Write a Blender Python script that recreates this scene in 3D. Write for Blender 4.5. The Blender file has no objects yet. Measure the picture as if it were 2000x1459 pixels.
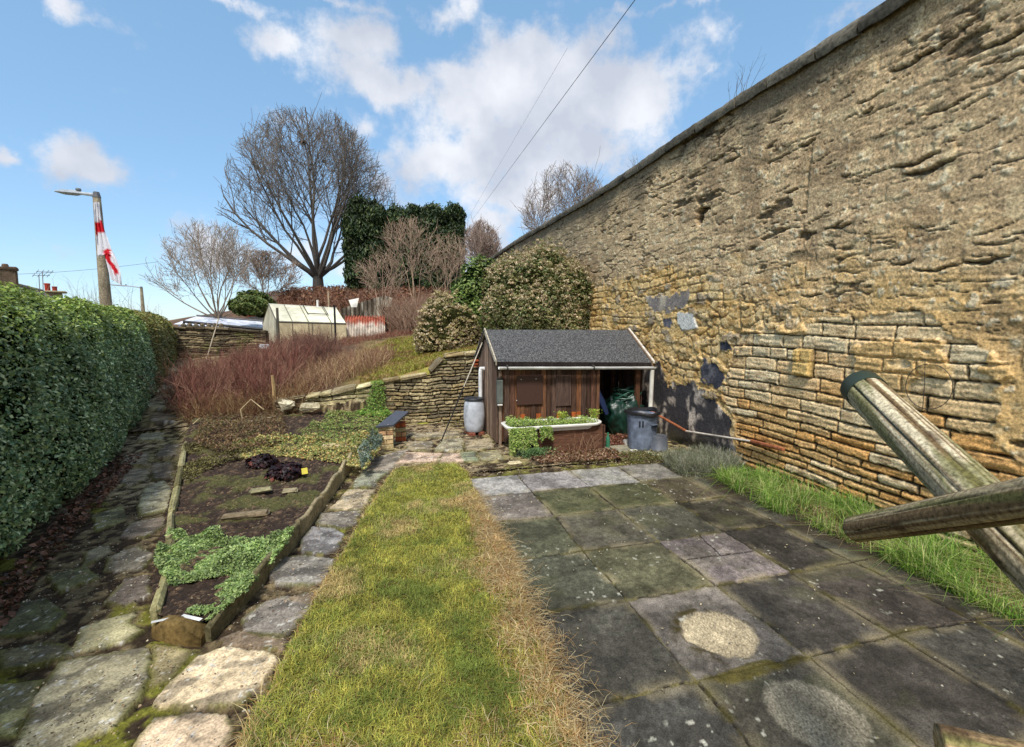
import bpy, math, random
import numpy as np
from mathutils import Vector, Matrix
R=math.radians
SC=bpy.context.scene; COL=SC.collection
rng=np.random.default_rng(7); random.seed(7)
# ---------------------------------------------------------------- camera maths
F=900.;CX=1000.;CY=729.5;H=2.0
PITCH=math.atan(89.5/F); YAW=math.atan(240/(F/math.cos(PITCH)))
def ray(px,py):
    x=(px-CX)/F; y=-(py-CY)/F
    cp,sp=math.cos(PITCH),math.sin(PITCH)
    Y=cp+y*sp; Z=-sp+y*cp
    c,s=math.cos(YAW),math.sin(YAW)
    return (x*c+Y*s,-x*s+Y*c,Z)
def G(px,py,z=0.):
    d=ray(px,py);t=(z-H)/d[2];return (d[0]*t,d[1]*t,z)
def PX(px,py,X):
    d=ray(px,py);t=X/d[0];return (X,d[1]*t,H+d[2]*t)
def PY(px,py,Y):
    d=ray(px,py);t=Y/d[1];return (d[0]*t,Y,H+d[2]*t)
def PD(px,py,D):
    d=ray(px,py);return (d[0]*D,d[1]*D,H+d[2]*D)
# ---------------------------------------------------------------- numpy noise
def hsh(ix,iy,s=0):
    h=(ix.astype(np.int64)*374761393+iy.astype(np.int64)*668265263+s*982451653)&0xffffffff
    h=((h^(h>>13))*1274126177)&0xffffffff
    h=((h^(h>>16))*2246822519)&0xffffffff
    return ((h^(h>>15))&0xffffff)/float(0x1000000)
def vn(x,y,s=0):
    x=np.asarray(x,float);y=np.asarray(y,float)
    ix=np.floor(x);iy=np.floor(y);fx=x-ix;fy=y-iy
    fx=fx*fx*fx*(fx*(fx*6-15)+10);fy=fy*fy*fy*(fy*(fy*6-15)+10)
    a=hsh(ix,iy,s);b=hsh(ix+1,iy,s);c=hsh(ix,iy+1,s);d=hsh(ix+1,iy+1,s)
    return a+(b-a)*fx+(c-a)*fy+(a-b-c+d)*fx*fy
def fbm(x,y,o=4,s=0,g=.5):
    t=0;a=1;n=0
    for i in range(o):
        t=t+a*vn(x*2**i+i*17.3,y*2**i+i*9.1,s+i);n+=a;a*=g
    return t/n
def voro(x,y,s=0,jit=.9):
    ix=np.floor(x);iy=np.floor(y);f1=np.full(x.shape,9.);f2=np.full(x.shape,9.);idd=np.zeros(x.shape)
    for dx in (-1,0,1):
        for dy in (-1,0,1):
            cx=ix+dx;cy=iy+dy
            qx=cx+.5+jit*(hsh(cx,cy,s)-.5);qy=cy+.5+jit*(hsh(cx,cy,s+1)-.5)
            d=np.hypot(x-qx,y-qy);m=d<f1
            f2=np.where(m,f1,np.minimum(f2,d));idd=np.where(m,hsh(cx,cy,s+2),idd);f1=np.where(m,d,f1)
    return f1,f2,idd
def voro2(x,y,s=0,jit=.9):
    ix=np.floor(x);iy=np.floor(y);f1=np.full(x.shape,9.);f2=np.full(x.shape,9.);idd=np.zeros(x.shape);lx=np.zeros(x.shape);ly=np.zeros(x.shape)
    for dx in (-1,0,1):
        for dy in (-1,0,1):
            cx=ix+dx;cy=iy+dy
            qx=cx+.5+jit*(hsh(cx,cy,s)-.5);qy=cy+.5+jit*(hsh(cx,cy,s+1)-.5)
            d=np.hypot(x-qx,y-qy);m=d<f1
            f2=np.where(m,f1,np.minimum(f2,d));idd=np.where(m,hsh(cx,cy,s+2),idd);lx=np.where(m,x-qx,lx);ly=np.where(m,y-qy,ly);f1=np.where(m,d,f1)
    return f2-f1,idd,lx,ly
def ss(a,b,x):
    t=np.clip((x-a)/(b-a),0,1);return t*t*(3-2*t)
def sdpoly(x,y,poly):
    """signed distance, positive inside"""
    p=np.asarray(poly,float);n=len(p);d=np.full(x.shape,1e9);ins=np.zeros(x.shape,bool)
    for i in range(n):
        a=p[i];b=p[(i+1)%n];ex,ey=b-a;wx=x-a[0];wy=y-a[1]
        t=np.clip((wx*ex+wy*ey)/(ex*ex+ey*ey+1e-12),0,1)
        d=np.minimum(d,np.hypot(wx-ex*t,wy-ey*t))
        c=((a[1]>y)!=(b[1]>y))
        with np.errstate(divide='ignore',invalid='ignore'):
            xx=(b[0]-a[0])*(y-a[1])/(b[1]-a[1]+1e-15)+a[0]
        ins^=(c&(x<xx))
    return np.where(ins,d,-d)
def srgb(r,g,b):
    def f(c):
        c/=255.
        return c/12.92 if c<=.04045 else ((c+.055)/1.055)**2.4
    return np.array([f(r),f(g),f(b)])
def mixc(a,b,t):
    return a*(1-t[...,None])+b*t[...,None]
# ---------------------------------------------------------------- mesh building
def mesh_np(name,V,Fc,mat,parent=None,col=None,smooth=False,loc=None):
    V=np.asarray(V,np.float32).reshape(-1,3);Fc=np.asarray(Fc,np.int32)
    me=bpy.data.meshes.new(name);n=len(V);m=len(Fc);k=Fc.shape[1]
    me.vertices.add(n);me.vertices.foreach_set('co',V.ravel())
    me.loops.add(m*k);me.loops.foreach_set('vertex_index',Fc.ravel())
    me.polygons.add(m);me.polygons.foreach_set('loop_start',np.arange(m,dtype=np.int32)*k)
    me.polygons.foreach_set('loop_total',np.full(m,k,np.int32))
    if smooth: me.polygons.foreach_set('use_smooth',np.ones(m,bool))
    me.update(calc_edges=True)
    if col is not None:
        c=np.ones((n,4),np.float32);c[:,:3]=col
        at=me.color_attributes.new('Col','FLOAT_COLOR','POINT');at.data.foreach_set('color',c.ravel())
    me.materials.append(mat)
    o=bpy.data.objects.new(name,me);COL.objects.link(o)
    if parent is not None:
        o.parent=parent;o.location=-parent.location
    return o
def tag(o,label=None,cat=None,group=None,kind=None):
    if label:o['label']=label
    if cat:o['category']=cat
    if group:o['group']=group
    if kind:o['kind']=kind
    return o
def thing(name,label,cat,loc=(0,0,0),group=None):
    o=bpy.data.objects.new(name,None);COL.objects.link(o);o.location=loc;o.empty_display_size=.1
    return tag(o,label,cat,group)
class MB:
    """collects shapes, builds ONE mesh (tris/quads mixed -> bmesh-free from_pydata)"""
    def __init__(s): s.v=[];s.f=[];s.c=[]
    def add(s,vs,fs,c=(1,1,1)):
        b=len(s.v);s.v+= [tuple(v) for v in vs];s.f+=[tuple(i+b for i in f) for f in fs];s.c+=[tuple(c)]*len(vs);return s
    def box(s,cx,cy,cz,sx,sy,sz,rz=0,rx=0,ry=0,c=(1,1,1),bev=0,jit=0):
        M=Matrix.Translation((cx,cy,cz))@Matrix.Rotation(rz,4,'Z')@Matrix.Rotation(ry,4,'Y')@Matrix.Rotation(rx,4,'X')
        hx,hy,hz=sx/2,sy/2,sz/2;b=min(bev,hx*.9,hy*.9,hz*.9)
        if b<=0:
            vs=[(x,y,z) for z in(-hz,hz) for x,y in((-hx,-hy),(hx,-hy),(hx,hy),(-hx,hy))]
            fs=[(3,2,1,0),(4,5,6,7),(0,1,5,4),(1,2,6,5),(2,3,7,6),(3,0,4,7)]
        else:
            vs=[];fs=[]
            ring=lambda z,o:[(-hx+o,-hy+b,z),(-hx+b,-hy+o,z),(hx-b,-hy+o,z),(hx-o,-hy+b,z),(hx-o,hy-b,z),(hx-b,hy-o,z),(-hx+b,hy-o,z),(-hx+o,hy-b,z)]
            rr=[ring(-hz,b*.999),ring(-hz+b,0),ring(hz-b,0),ring(hz,b*.999)]
            for r in rr: vs+=r
            for k in range(3):
                for i in range(8):
                    j=(i+1)%8;fs.append((k*8+i,k*8+j,k*8+8+j,k*8+8+i))
            fs.append(tuple(range(7,-1,-1)));fs.append(tuple(range(24,32)))
        if jit: vs=[(x+random.uniform(-jit,jit),y+random.uniform(-jit,jit),z+random.uniform(-jit,jit)) for x,y,z in vs]
        return s.add([M@Vector(v) for v in vs],fs,c)
    def tube(s,pts,r,n=8,c=(1,1,1),cap=True,rag=0):
        pts=[Vector(p) for p in pts];rs=r if hasattr(r,'__len__') else [r]*len(pts)
        vs=[];fs=[];up=None
        for i,p in enumerate(pts):
            t=(pts[min(i+1,len(pts)-1)]-pts[max(i-1,0)]).normalized()
            if up is None:
                up=Vector((0,0,1)) if abs(t.z)<.9 else Vector((1,0,0))
            a=t.cross(up).normalized();b=a.cross(t).normalized();up=b
            for k in range(n):
                th=2*math.pi*k/n;q=rs[i]*(1+(random.uniform(-rag,rag) if rag else 0))
                vs.append(p+(a*math.cos(th)+b*math.sin(th))*q)
        for i in range(len(pts)-1):
            for k in range(n):
                j=(k+1)%n;fs.append((i*n+k,i*n+j,(i+1)*n+j,(i+1)*n+k))
        if cap: fs.append(tuple(range(n-1,-1,-1)));fs.append(tuple((len(pts)-1)*n+k for k in range(n)))
        return s.add(vs,fs,c)
    def lathe(s,cx,cy,prof,n=24,c=(1,1,1),sx=1,sy=1,cap=True):
        vs=[];fs=[]
        for r,z in prof:
            for k in range(n):
                th=2*math.pi*k/n;vs.append((cx+r*sx*math.cos(th),cy+r*sy*math.sin(th),z))
        for i in range(len(prof)-1):
            for k in range(n):
                j=(k+1)%n;fs.append((i*n+k,i*n+j,(i+1)*n+j,(i+1)*n+k))
        if cap: fs.append(tuple(range(n-1,-1,-1)));fs.append(tuple((len(prof)-1)*n+k for k in range(n)))
        return s.add(vs,fs,c)
    def prism(s,poly,z0,z1,c=(1,1,1)):
        n=len(poly);zz0=z0 if hasattr(z0,'__len__') else [z0]*n;zz1=z1 if hasattr(z1,'__len__') else [z1]*n
        vs=[(p[0],p[1],zz0[i]) for i,p in enumerate(poly)]+[(p[0],p[1],zz1[i]) for i,p in enumerate(poly)]
        fs=[tuple(range(n-1,-1,-1)),tuple(range(n,2*n))]+[(i,(i+1)%n,n+(i+1)%n,n+i) for i in range(n)]
        return s.add(vs,fs,c)
    def quadslab(s,p0,p1,p2,p3,th,c=(1,1,1)):
        """quad with thickness th along its normal (downwards)"""
        P=[Vector(p) for p in(p0,p1,p2,p3)];nn=(P[1]-P[0]).cross(P[3]-P[0]).normalized()*th
        vs=P+[p-nn for p in P]
        return s.add(vs,[(0,1,2,3),(7,6,5,4),(0,4,5,1),(1,5,6,2),(2,6,7,3),(3,7,4,0)],c)
    def build(s,name,mat,parent=None,smooth=False):
        me=bpy.data.meshes.new(name);me.from_pydata(s.v,[],s.f);me.update()
        c=np.ones((len(s.v),4),np.float32);c[:,:3]=np.array(s.c)
        at=me.color_attributes.new('Col','FLOAT_COLOR','POINT');at.data.foreach_set('color',c.ravel())
        if smooth:
            me.polygons.foreach_set('use_smooth',np.ones(len(me.polygons),bool))
            try: me.set_sharp_from_angle(angle=R(50))
            except Exception: pass
        me.materials.append(mat)
        o=bpy.data.objects.new(name,me);COL.objects.link(o)
        if parent is not None: o.parent=parent;o.location=-parent.location
        return o
def clods(name,label,cat,P,size,cols,flat=.6):
    n=len(P);s=(size*np.ones(n))[:,None];D=[(1,0,0),(0,1,0),(-1,0,0),(0,-1,0),(0,0,1)]
    V=np.stack([P+s*(np.array(d)*[1,1,flat]+rng.normal(0,.28,(n,3))) for d in D],1).reshape(-1,3);b=np.arange(n)[:,None]*5
    Fc=np.concatenate([b+np.array(f) for f in ((0,1,4),(1,2,4),(2,3,4),(3,0,4))],0)
    A=np.array([srgb(*c) for c in cols]);c=A[rng.integers(0,len(A),n)]*rng.uniform(.7,1.25,(n,1))
    return tag(mesh_np(name,V,Fc,M_soil,None,np.repeat(c,5,axis=0)),label,cat,kind='stuff')
def norm(a): return a/np.maximum(np.linalg.norm(a,axis=-1,keepdims=True),1e-9)
def leaves(P,N,size,jit=.6,elong=.55,dirn=None,fold=.15):
    """rhombic folded leaves: 4 verts / 2 tris each"""
    n=len(P);N=norm(N+jit*rng.normal(size=(n,3)));T=rng.normal(size=(n,3)) if dirn is None else dirn+.5*rng.normal(size=(n,3))
    T=norm(T-N*(T*N).sum(1,keepdims=True));B=np.cross(N,T)
    s=(size*np.ones(n))[:,None]
    V=np.stack([P-T*s*.5,P+B*s*elong*.5+N*s*fold,P+T*s*.5,P-B*s*elong*.5+N*s*fold],1).reshape(-1,3)
    b=np.arange(n)[:,None]*4
    Fc=np.concatenate([b+np.array([0,1,2]),b+np.array([0,2,3])],0)
    return V,Fc
def rep(c,k): return np.repeat(c,k,axis=0)
def tubes_np(P0,P1,R0,R1,sides=3):
    P0=np.asarray(P0,float);P1=np.asarray(P1,float);n=len(P0);D=norm(P1-P0)
    up=np.where(np.abs(D[:,2:3])<.9,np.array([[0,0,1.]]),np.array([[1.,0,0]]))
    A=norm(np.cross(D,up));B=np.cross(A,D)
    R0=(np.asarray(R0)*np.ones(n))[:,None];R1=(np.asarray(R1)*np.ones(n))[:,None]
    L=[]
    for P,r in((P0,R0),(P1,R1)):
        for k in range(sides):
            th=2*math.pi*k/sides;L.append(P+(A*math.cos(th)+B*math.sin(th))*r)
    V=np.stack(L,1).reshape(-1,3);b=np.arange(n)[:,None]*(2*sides);Fs=[]
    for k in range(sides):
        j=(k+1)%sides;Fs.append(b+np.array([k,j,sides+j,sides+k]))
    return V,np.concatenate(Fs,0)
def blades(P,h,w,lean,curl=.5,lie=0.):
    """grass blades: 5 verts, (quad+tri as 3 tris)"""
    n=len(P);a=rng.uniform(0,2*math.pi,n);D=np.stack([np.cos(a),np.sin(a),np.zeros(n)],1);S=np.stack([-np.sin(a),np.cos(a),np.zeros(n)],1)
    h=(h*np.ones(n))[:,None];w=(w*np.ones(n))[:,None];L=(lean*np.ones(n))[:,None]
    Z=np.array([[0,0,1.]])
    m=P+Z*h*.55+D*L*h*.35;t=P+Z*h*(1-.35*L)+D*L*h*(.9+curl)
    V=np.stack([P-S*w,P+S*w,m+S*w*.8,m-S*w*.8,t],1).reshape(-1,3);b=np.arange(n)[:,None]*5
    Fc=np.concatenate([b+np.array([0,1,2]),b+np.array([0,2,3]),b+np.array([3,2,4])],0)
    return V,Fc
# ---------------------------------------------------------------- materials
def newmat(name):
    m=bpy.data.materials.new(name);m.use_nodes=True;nt=m.node_tree;b=nt.nodes['Principled BSDF'];return m,nt,b
def nd(nt,t,**k):
    n=nt.nodes.new(t)
    for a,v in k.items(): setattr(n,a,v)
    return n
def vmat(name,scale=60,amt=.5,bump=.3,bscale=None,rough=.9,spec=.3,dist=.01,tint=(1,1,1),big=0,trans=0,coord='Object',stretch=(1,1,1)):
    """vertex colour x fine noise, with bump"""
    m,nt,b=newmat(name);L=nt.links.new
    at=nd(nt,'ShaderNodeAttribute',attribute_name='Col')
    tc=nd(nt,'ShaderNodeTexCoord');mp=nd(nt,'ShaderNodeMapping');mp.inputs['Scale'].default_value=stretch
    L(tc.outputs[coord],mp.inputs[0])
    no=nd(nt,'ShaderNodeTexNoise');no.inputs['Scale'].default_value=scale;no.inputs['Detail'].default_value=6;no.inputs['Roughness'].default_value=.65
    L(mp.outputs[0],no.inputs['Vector'])
    mr=nd(nt,'ShaderNodeMapRange');mr.inputs[1].default_value=.3;mr.inputs[2].default_value=.7;mr.inputs[3].default_value=1-amt;mr.inputs[4].default_value=1+amt
    L(no.outputs[0],mr.inputs[0])
    mx=nd(nt,'ShaderNodeVectorMath',operation='SCALE');L(at.outputs['Color'],mx.inputs[0]);L(mr.outputs[0],mx.inputs['Scale'])
    out=mx.outputs[0]
    if big:
        n2=nd(nt,'ShaderNodeTexNoise');n2.inputs['Scale'].default_value=big;n2.inputs['Detail'].default_value=4;L(mp.outputs[0],n2.inputs['Vector'])
        m2=nd(nt,'ShaderNodeMapRange');m2.inputs[1].default_value=.3;m2.inputs[2].default_value=.7;m2.inputs[3].default_value=.65;m2.inputs[4].default_value=1.3;L(n2.outputs[0],m2.inputs[0])
        s2=nd(nt,'ShaderNodeVectorMath',operation='SCALE');L(out,s2.inputs[0]);L(m2.outputs[0],s2.inputs['Scale']);out=s2.outputs[0]
    tn=nd(nt,'ShaderNodeVectorMath',operation='MULTIPLY');tn.inputs[1].default_value=tint;L(out,tn.inputs[0])
    L(tn.outputs[0],b.inputs['Base Color'])
    b.inputs['Roughness'].default_value=rough;b.inputs['Specular IOR Level'].default_value=spec
    if bump:
        bn=nd(nt,'ShaderNodeTexNoise');bn.inputs['Scale'].default_value=bscale or scale;bn.inputs['Detail'].default_value=8;bn.inputs['Roughness'].default_value=.7;L(mp.outputs[0],bn.inputs['Vector'])
        bp=nd(nt,'ShaderNodeBump');bp.inputs['Strength'].default_value=bump;bp.inputs['Distance'].default_value=dist;L(bn.outputs[0],bp.inputs['Height']);L(bp.outputs[0],b.inputs['Normal'])
    if trans:
        tr=nd(nt,'ShaderNodeBsdfTranslucent');L(tn.outputs[0],tr.inputs[0]);ms=nd(nt,'ShaderNodeMixShader');ms.inputs[0].default_value=trans
        L(b.outputs[0],ms.inputs[1]);L(tr.outputs[0],ms.inputs[2]);L(ms.outputs[0],nt.nodes['Material Output'].inputs[0])
    return m
def rmat(name,stops,scale=5,detail=8,rough=.8,spec=.3,bump=.2,dist=.01,stretch=(1,1,1),metal=0,fine=0,lo=.3,hi=.7,distort=0):
    """noise -> colour ramp, two frequencies"""
    m,nt,b=newmat(name);L=nt.links.new
    tc=nd(nt,'ShaderNodeTexCoord');mp=nd(nt,'ShaderNodeMapping');mp.inputs['Scale'].default_value=stretch;L(tc.outputs['Object'],mp.inputs[0])
    no=nd(nt,'ShaderNodeTexNoise');no.inputs['Scale'].default_value=scale;no.inputs['Detail'].default_value=detail;no.inputs['Roughness'].default_value=.65;no.inputs['Distortion'].default_value=distort;L(mp.outputs[0],no.inputs['Vector'])
    rp=nd(nt,'ShaderNodeValToRGB');el=rp.color_ramp.elements
    for i,(p,c) in enumerate(stops):
        e=el[i] if i<2 else el.new(p)
        e.position=lo+(hi-lo)*p;e.color=(*c,1)
    L(no.outputs[0],rp.inputs[0]);out=rp.outputs[0]
    if fine:
        n2=nd(nt,'ShaderNodeTexNoise');n2.inputs['Scale'].default_value=fine;n2.inputs['Detail'].default_value=3;L(mp.outputs[0],n2.inputs['Vector'])
        m2=nd(nt,'ShaderNodeMapRange');m2.inputs[1].default_value=.35;m2.inputs[2].default_value=.65;m2.inputs[3].default_value=.5;m2.inputs[4].default_value=1.5;L(n2.outputs[0],m2.inputs[0])
        s2=nd(nt,'ShaderNodeVectorMath',operation='SCALE');L(out,s2.inputs[0]);L(m2.outputs[0],s2.inputs['Scale']);out=s2.outputs[0]
    L(out,b.inputs['Base Color']);b.inputs['Roughness'].default_value=rough;b.inputs['Specular IOR Level'].default_value=spec;b.inputs['Metallic'].default_value=metal
    if bump:
        bp=nd(nt,'ShaderNodeBump');bp.inputs['Strength'].default_value=bump;bp.inputs['Distance'].default_value=dist;L(no.outputs[0],bp.inputs['Height']);L(bp.outputs[0],b.inputs['Normal'])
    return m
def C(*a): return tuple(srgb(*a))
# ---------------------------------------------------------------- world, sun, camera
SUN=Vector((-.24,-.52,.83)).normalized()
def make_world():
    w=bpy.data.worlds.new('World');SC.world=w;w.use_nodes=True;nt=w.node_tree;L=nt.links.new
    bg=nt.nodes['Background'];bg.inputs[1].default_value=.15
    sky=nd(nt,'ShaderNodeTexSky');sky.sky_type='NISHITA';sky.sun_disc=False
    sky.sun_elevation=math.asin(SUN.z);sky.sun_rotation=math.atan2(SUN.x,SUN.y)%(2*math.pi)
    sky.air_density=1.0;sky.dust_density=.4;sky.ozone_density=2.0;sky.altitude=200
    tc=nd(nt,'ShaderNodeTexCoord');sp=nd(nt,'ShaderNodeSeparateXYZ');L(tc.outputs['Generated'],sp.inputs[0])
    az=nd(nt,'ShaderNodeMath',operation='ARCTAN2');L(sp.outputs[0],az.inputs[0]);L(sp.outputs[1],az.inputs[1])
    el=nd(nt,'ShaderNodeMath',operation='ARCSINE');L(sp.outputs[2],el.inputs[0])
    cb=nd(nt,'ShaderNodeCombineXYZ');L(az.outputs[0],cb.inputs[0]);L(el.outputs[0],cb.inputs[1])
    wn=nd(nt,'ShaderNodeTexNoise');wn.inputs['Scale'].default_value=11;wn.inputs['Detail'].default_value=6;wn.inputs['Roughness'].default_value=.6;L(tc.outputs['Generated'],wn.inputs['Vector'])
    ws=nd(nt,'ShaderNodeVectorMath',operation='SUBTRACT');ws.inputs[1].default_value=(.5,.5,.5);L(wn.outputs['Color'],ws.inputs[0])
    wm=nd(nt,'ShaderNodeVectorMath',operation='SCALE');wm.inputs['Scale'].default_value=.09;L(ws.outputs[0],wm.inputs[0])
    wa=nd(nt,'ShaderNodeVectorMath',operation='ADD');L(cb.outputs[0],wa.inputs[0]);L(wm.outputs[0],wa.inputs[1])
    blobs=[(760,165,170,55,1),(900,150,120,55,.9),(1030,200,270,130,1.1),(1190,190,190,95,1.1),(1000,300,250,110,1),(1280,210,110,60,.8),(880,300,170,95,.75),(1000,375,160,45,.8),(1150,290,170,90,.9),
      (158,315,105,62,1.05),(120,290,60,40,.7),(0,303,36,24,.8),(210,340,55,30,.6),(540,85,100,38,.7),(700,80,120,60,.75),(450,5,160,22,.6),(650,0,170,18,.5),(870,25,75,45,.75),(125,15,40,30,.65),(955,445,75,75,.95),(1175,80,80,60,.55),
      (1360,60,120,50,.42),(1320,5,230,22,.55),(560,235,75,30,.45),(1660,20,80,35,.5),(420,490,130,60,.8),(640,520,160,50,.5),(1000,520,120,60,.6),(770,350,110,90,.55),(1380,130,40,12,.5),(200,45,70,20,.3),(720,250,60,50,.6)]
    cur=None
    blobs=blobs+[(a_,e_,ra,re,am,1) for a_,e_,ra,re,am in ((3.14,.55,1.3,.42,1.5),(-3.14,.55,1.3,.42,1.5),(2.1,.5,.6,.35,1.3),(-2.2,.6,.6,.35,1.3),(0,1.55,9,.32,1.4))]  # unseen cloud blobs behind and overhead, added for neutral fill light
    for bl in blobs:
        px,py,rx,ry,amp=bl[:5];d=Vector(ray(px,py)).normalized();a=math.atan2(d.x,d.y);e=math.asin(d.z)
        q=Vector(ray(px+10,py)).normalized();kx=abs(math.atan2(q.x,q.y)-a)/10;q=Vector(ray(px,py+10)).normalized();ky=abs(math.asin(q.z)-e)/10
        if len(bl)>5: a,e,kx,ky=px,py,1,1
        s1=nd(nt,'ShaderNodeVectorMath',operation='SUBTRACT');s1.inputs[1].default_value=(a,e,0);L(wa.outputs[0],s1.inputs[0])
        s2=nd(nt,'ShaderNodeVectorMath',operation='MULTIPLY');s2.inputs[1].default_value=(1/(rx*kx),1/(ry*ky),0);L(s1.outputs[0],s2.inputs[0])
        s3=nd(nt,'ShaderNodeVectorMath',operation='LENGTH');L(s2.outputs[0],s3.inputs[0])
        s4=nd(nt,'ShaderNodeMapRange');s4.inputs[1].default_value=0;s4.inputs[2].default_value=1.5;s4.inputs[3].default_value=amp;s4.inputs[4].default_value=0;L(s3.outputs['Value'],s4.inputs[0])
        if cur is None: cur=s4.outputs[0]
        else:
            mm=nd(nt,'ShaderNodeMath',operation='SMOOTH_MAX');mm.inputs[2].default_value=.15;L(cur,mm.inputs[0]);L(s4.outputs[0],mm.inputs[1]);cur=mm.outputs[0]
    n1=nd(nt,'ShaderNodeTexNoise');n1.inputs['Scale'].default_value=9;n1.inputs['Detail'].default_value=10;n1.inputs['Roughness'].default_value=.64;L(tc.outputs['Generated'],n1.inputs['Vector'])
    t1=nd(nt,'ShaderNodeMath',operation='MULTIPLY_ADD');L(n1.outputs[0],t1.inputs[0]);t1.inputs[1].default_value=1.7;t1.inputs[2].default_value=-.97
    t2=nd(nt,'ShaderNodeMath',operation='ADD');L(cur,t2.inputs[0]);L(t1.outputs[0],t2.inputs[1])
    dn=nd(nt,'ShaderNodeMapRange');dn.interpolation_type='SMOOTHSTEP';dn.inputs[1].default_value=.10;dn.inputs[2].default_value=.60;dn.inputs[4].default_value=.96;L(t2.outputs[0],dn.inputs[0])
    # brighter crowns, grey bases
    n3=nd(nt,'ShaderNodeTexNoise');n3.inputs['Scale'].default_value=6.5;n3.inputs['Detail'].default_value=6;L(tc.outputs['Generated'],n3.inputs['Vector'])
    sh=nd(nt,'ShaderNodeMapRange');sh.inputs[1].default_value=.38;sh.inputs[2].default_value=.62;L(n3.outputs[0],sh.inputs[0])
    cc=nd(nt,'ShaderNodeMixRGB');cc.inputs[1].default_value=(*[x*CLOUDK for x in (.53,.57,.66)],1);cc.inputs[2].default_value=(*[x*CLOUDK for x in (.80,.82,.87)],1);L(sh.outputs[0],cc.inputs[0])
    hs=nd(nt,'ShaderNodeVectorMath',operation='MULTIPLY');hs.inputs[1].default_value=SKYTINT;L(sky.outputs[0],hs.inputs[0])
    fl=nd(nt,'ShaderNodeMixRGB');fl.inputs[0].default_value=.62;L(hs.outputs[0],fl.inputs[1]);fl.inputs[2].default_value=(.80,1.58,2.40,1)
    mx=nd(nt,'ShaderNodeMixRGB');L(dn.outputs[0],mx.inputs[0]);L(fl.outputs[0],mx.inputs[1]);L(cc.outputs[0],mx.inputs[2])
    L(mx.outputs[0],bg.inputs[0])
CLOUDK=4.1; SKYTINT=(1,1,1)
def make_cam_sun():
    cd=bpy.data.cameras.new('camera');co=bpy.data.objects.new('camera',cd);COL.objects.link(co);SC.camera=co
    cd.sensor_fit='HORIZONTAL';cd.sensor_width=36;cd.lens=36*F/2000;cd.clip_start=.05;cd.clip_end=4000
    co.location=(0,0,H);co.rotation_euler=(R(90)-PITCH,0,-YAW)
    sd=bpy.data.lights.new('sun','SUN');so=bpy.data.objects.new('sun',sd);COL.objects.link(so)
    sd.energy=SUNE;sd.angle=R(9);sd.color=(1,.95,.87);so.rotation_euler=SUN.to_track_quat('Z','Y').to_euler()
    SC.view_settings.view_transform='Standard';SC.view_settings.look='None';SC.view_settings.exposure=EXPO;SC.view_settings.gamma=1
SUNE=2.15;EXPO=.92
# ================================================================ GROUND
ROWS=[(-40,[-60,60],[0,0]),(7.6,[-60,60],[0,0]),
 (9.45,[-40,-4.5,-2,-.3,0,5,40],[.15,.12,.25,.25,.05,0,0]),
 (9.62,[-40,-4.5,-2.3,-.3,0,1.2,2,5,40],[.18,.15,.35,.9,.95,1.3,1.42,1.45,1.5]),
 (12,[-40,-5,-2,0,2,5,40],[.45,.42,.75,1.15,1.5,1.65,1.7]),
 (15,[-40,-6,-4,-2,0,2,5,40],[.7,.65,.8,1.1,1.45,1.75,1.9,2]),
 (17.9,[-40,-7,-4,-2,0,2,5,40],[.95,.9,1.15,1.4,1.65,1.85,2,2.2]),
 (18.6,[-40,-7,-4,-2,0,2,5,40],[1.2,1.2,1.35,1.5,1.7,1.9,2.1,2.3]),
 (22,[-40,-10,-4,0,2,40],[1.4,1.5,1.7,2.05,2.2,2.6]),
 (27,[-40,-10,-4,0,5,40],[1.6,1.9,2.4,2.9,3.1,3.4]),
 (33,[-60,-22,-14,-9,-6,0,5,40],[1.6,1.8,2.2,3.2,3.9,4.2,4.3,4.6]),
 (42,[-60,-28,-16,-9,0,5,40],[1.6,1.7,2.3,3.2,4.2,4.4,4.6]),
 (70,[-60,-30,0,60],[1.5,1.6,3,4]),(160,[-60,60],[.8,.8]),(3000,[-60,60],[0,0])]
def zt(x,y):
    x=np.asarray(x,float);y=np.asarray(y,float)
    zs=np.stack([np.interp(x,r[1],r[2]) for r in ROWS]);ys=np.array([r[0] for r in ROWS])
    i=np.clip(np.searchsorted(ys,y)-1,0,len(ys)-2);t=np.clip((y-ys[i])/(ys[i+1]-ys[i]),0,1)
    a=np.take_along_axis(zs,i[None],0)[0];b=np.take_along_axis(zs,(i+1)[None],0)[0]
    return a+(b-a)*t
def z1(x,y): return float(zt(np.array([x]),np.array([y]))[0])
def sub_of(child,part):
    child.parent=part;child.location=(0,0,0);return child
def sheet(name,xs,ys,fn,mat,keep=None,smooth=True):
    X,Y=np.meshgrid(xs,ys,indexing='ij');z,c=fn(X,Y);V=np.stack([X,Y,z],-1).reshape(-1,3)
    nx,ny=X.shape;i=np.arange(nx*ny).reshape(nx,ny);Fc=np.stack([i[:-1,:-1],i[1:,:-1],i[1:,1:],i[:-1,1:]],-1).reshape(-1,4)
    if keep is not None:
        k=keep(X,Y).reshape(-1);m=k[Fc].all(1);Fc=Fc[m]
        us=np.unique(Fc);mp=np.zeros(len(V),int);mp[us]=np.arange(len(us));V=V[us];Fc=mp[Fc];cc=c.reshape(-1,3)[us]
    else: cc=c.reshape(-1,3)
    return mesh_np(name,V,Fc,mat,None,cc,smooth)
def grow(a,b,s0,s1):
    o=[a]
    while o[-1]<b:
        t=(o[-1]-a)/(b-a);o.append(o[-1]+s0+(s1-s0)*t)
    return np.array(o)
M_ground=vmat('earth',scale=40,amt=.5,bump=.6,dist=.02,big=3)
M_flag=vmat('flagstone',scale=75,amt=.5,bump=.6,dist=.005,rough=.92,spec=.15,big=6)
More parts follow.
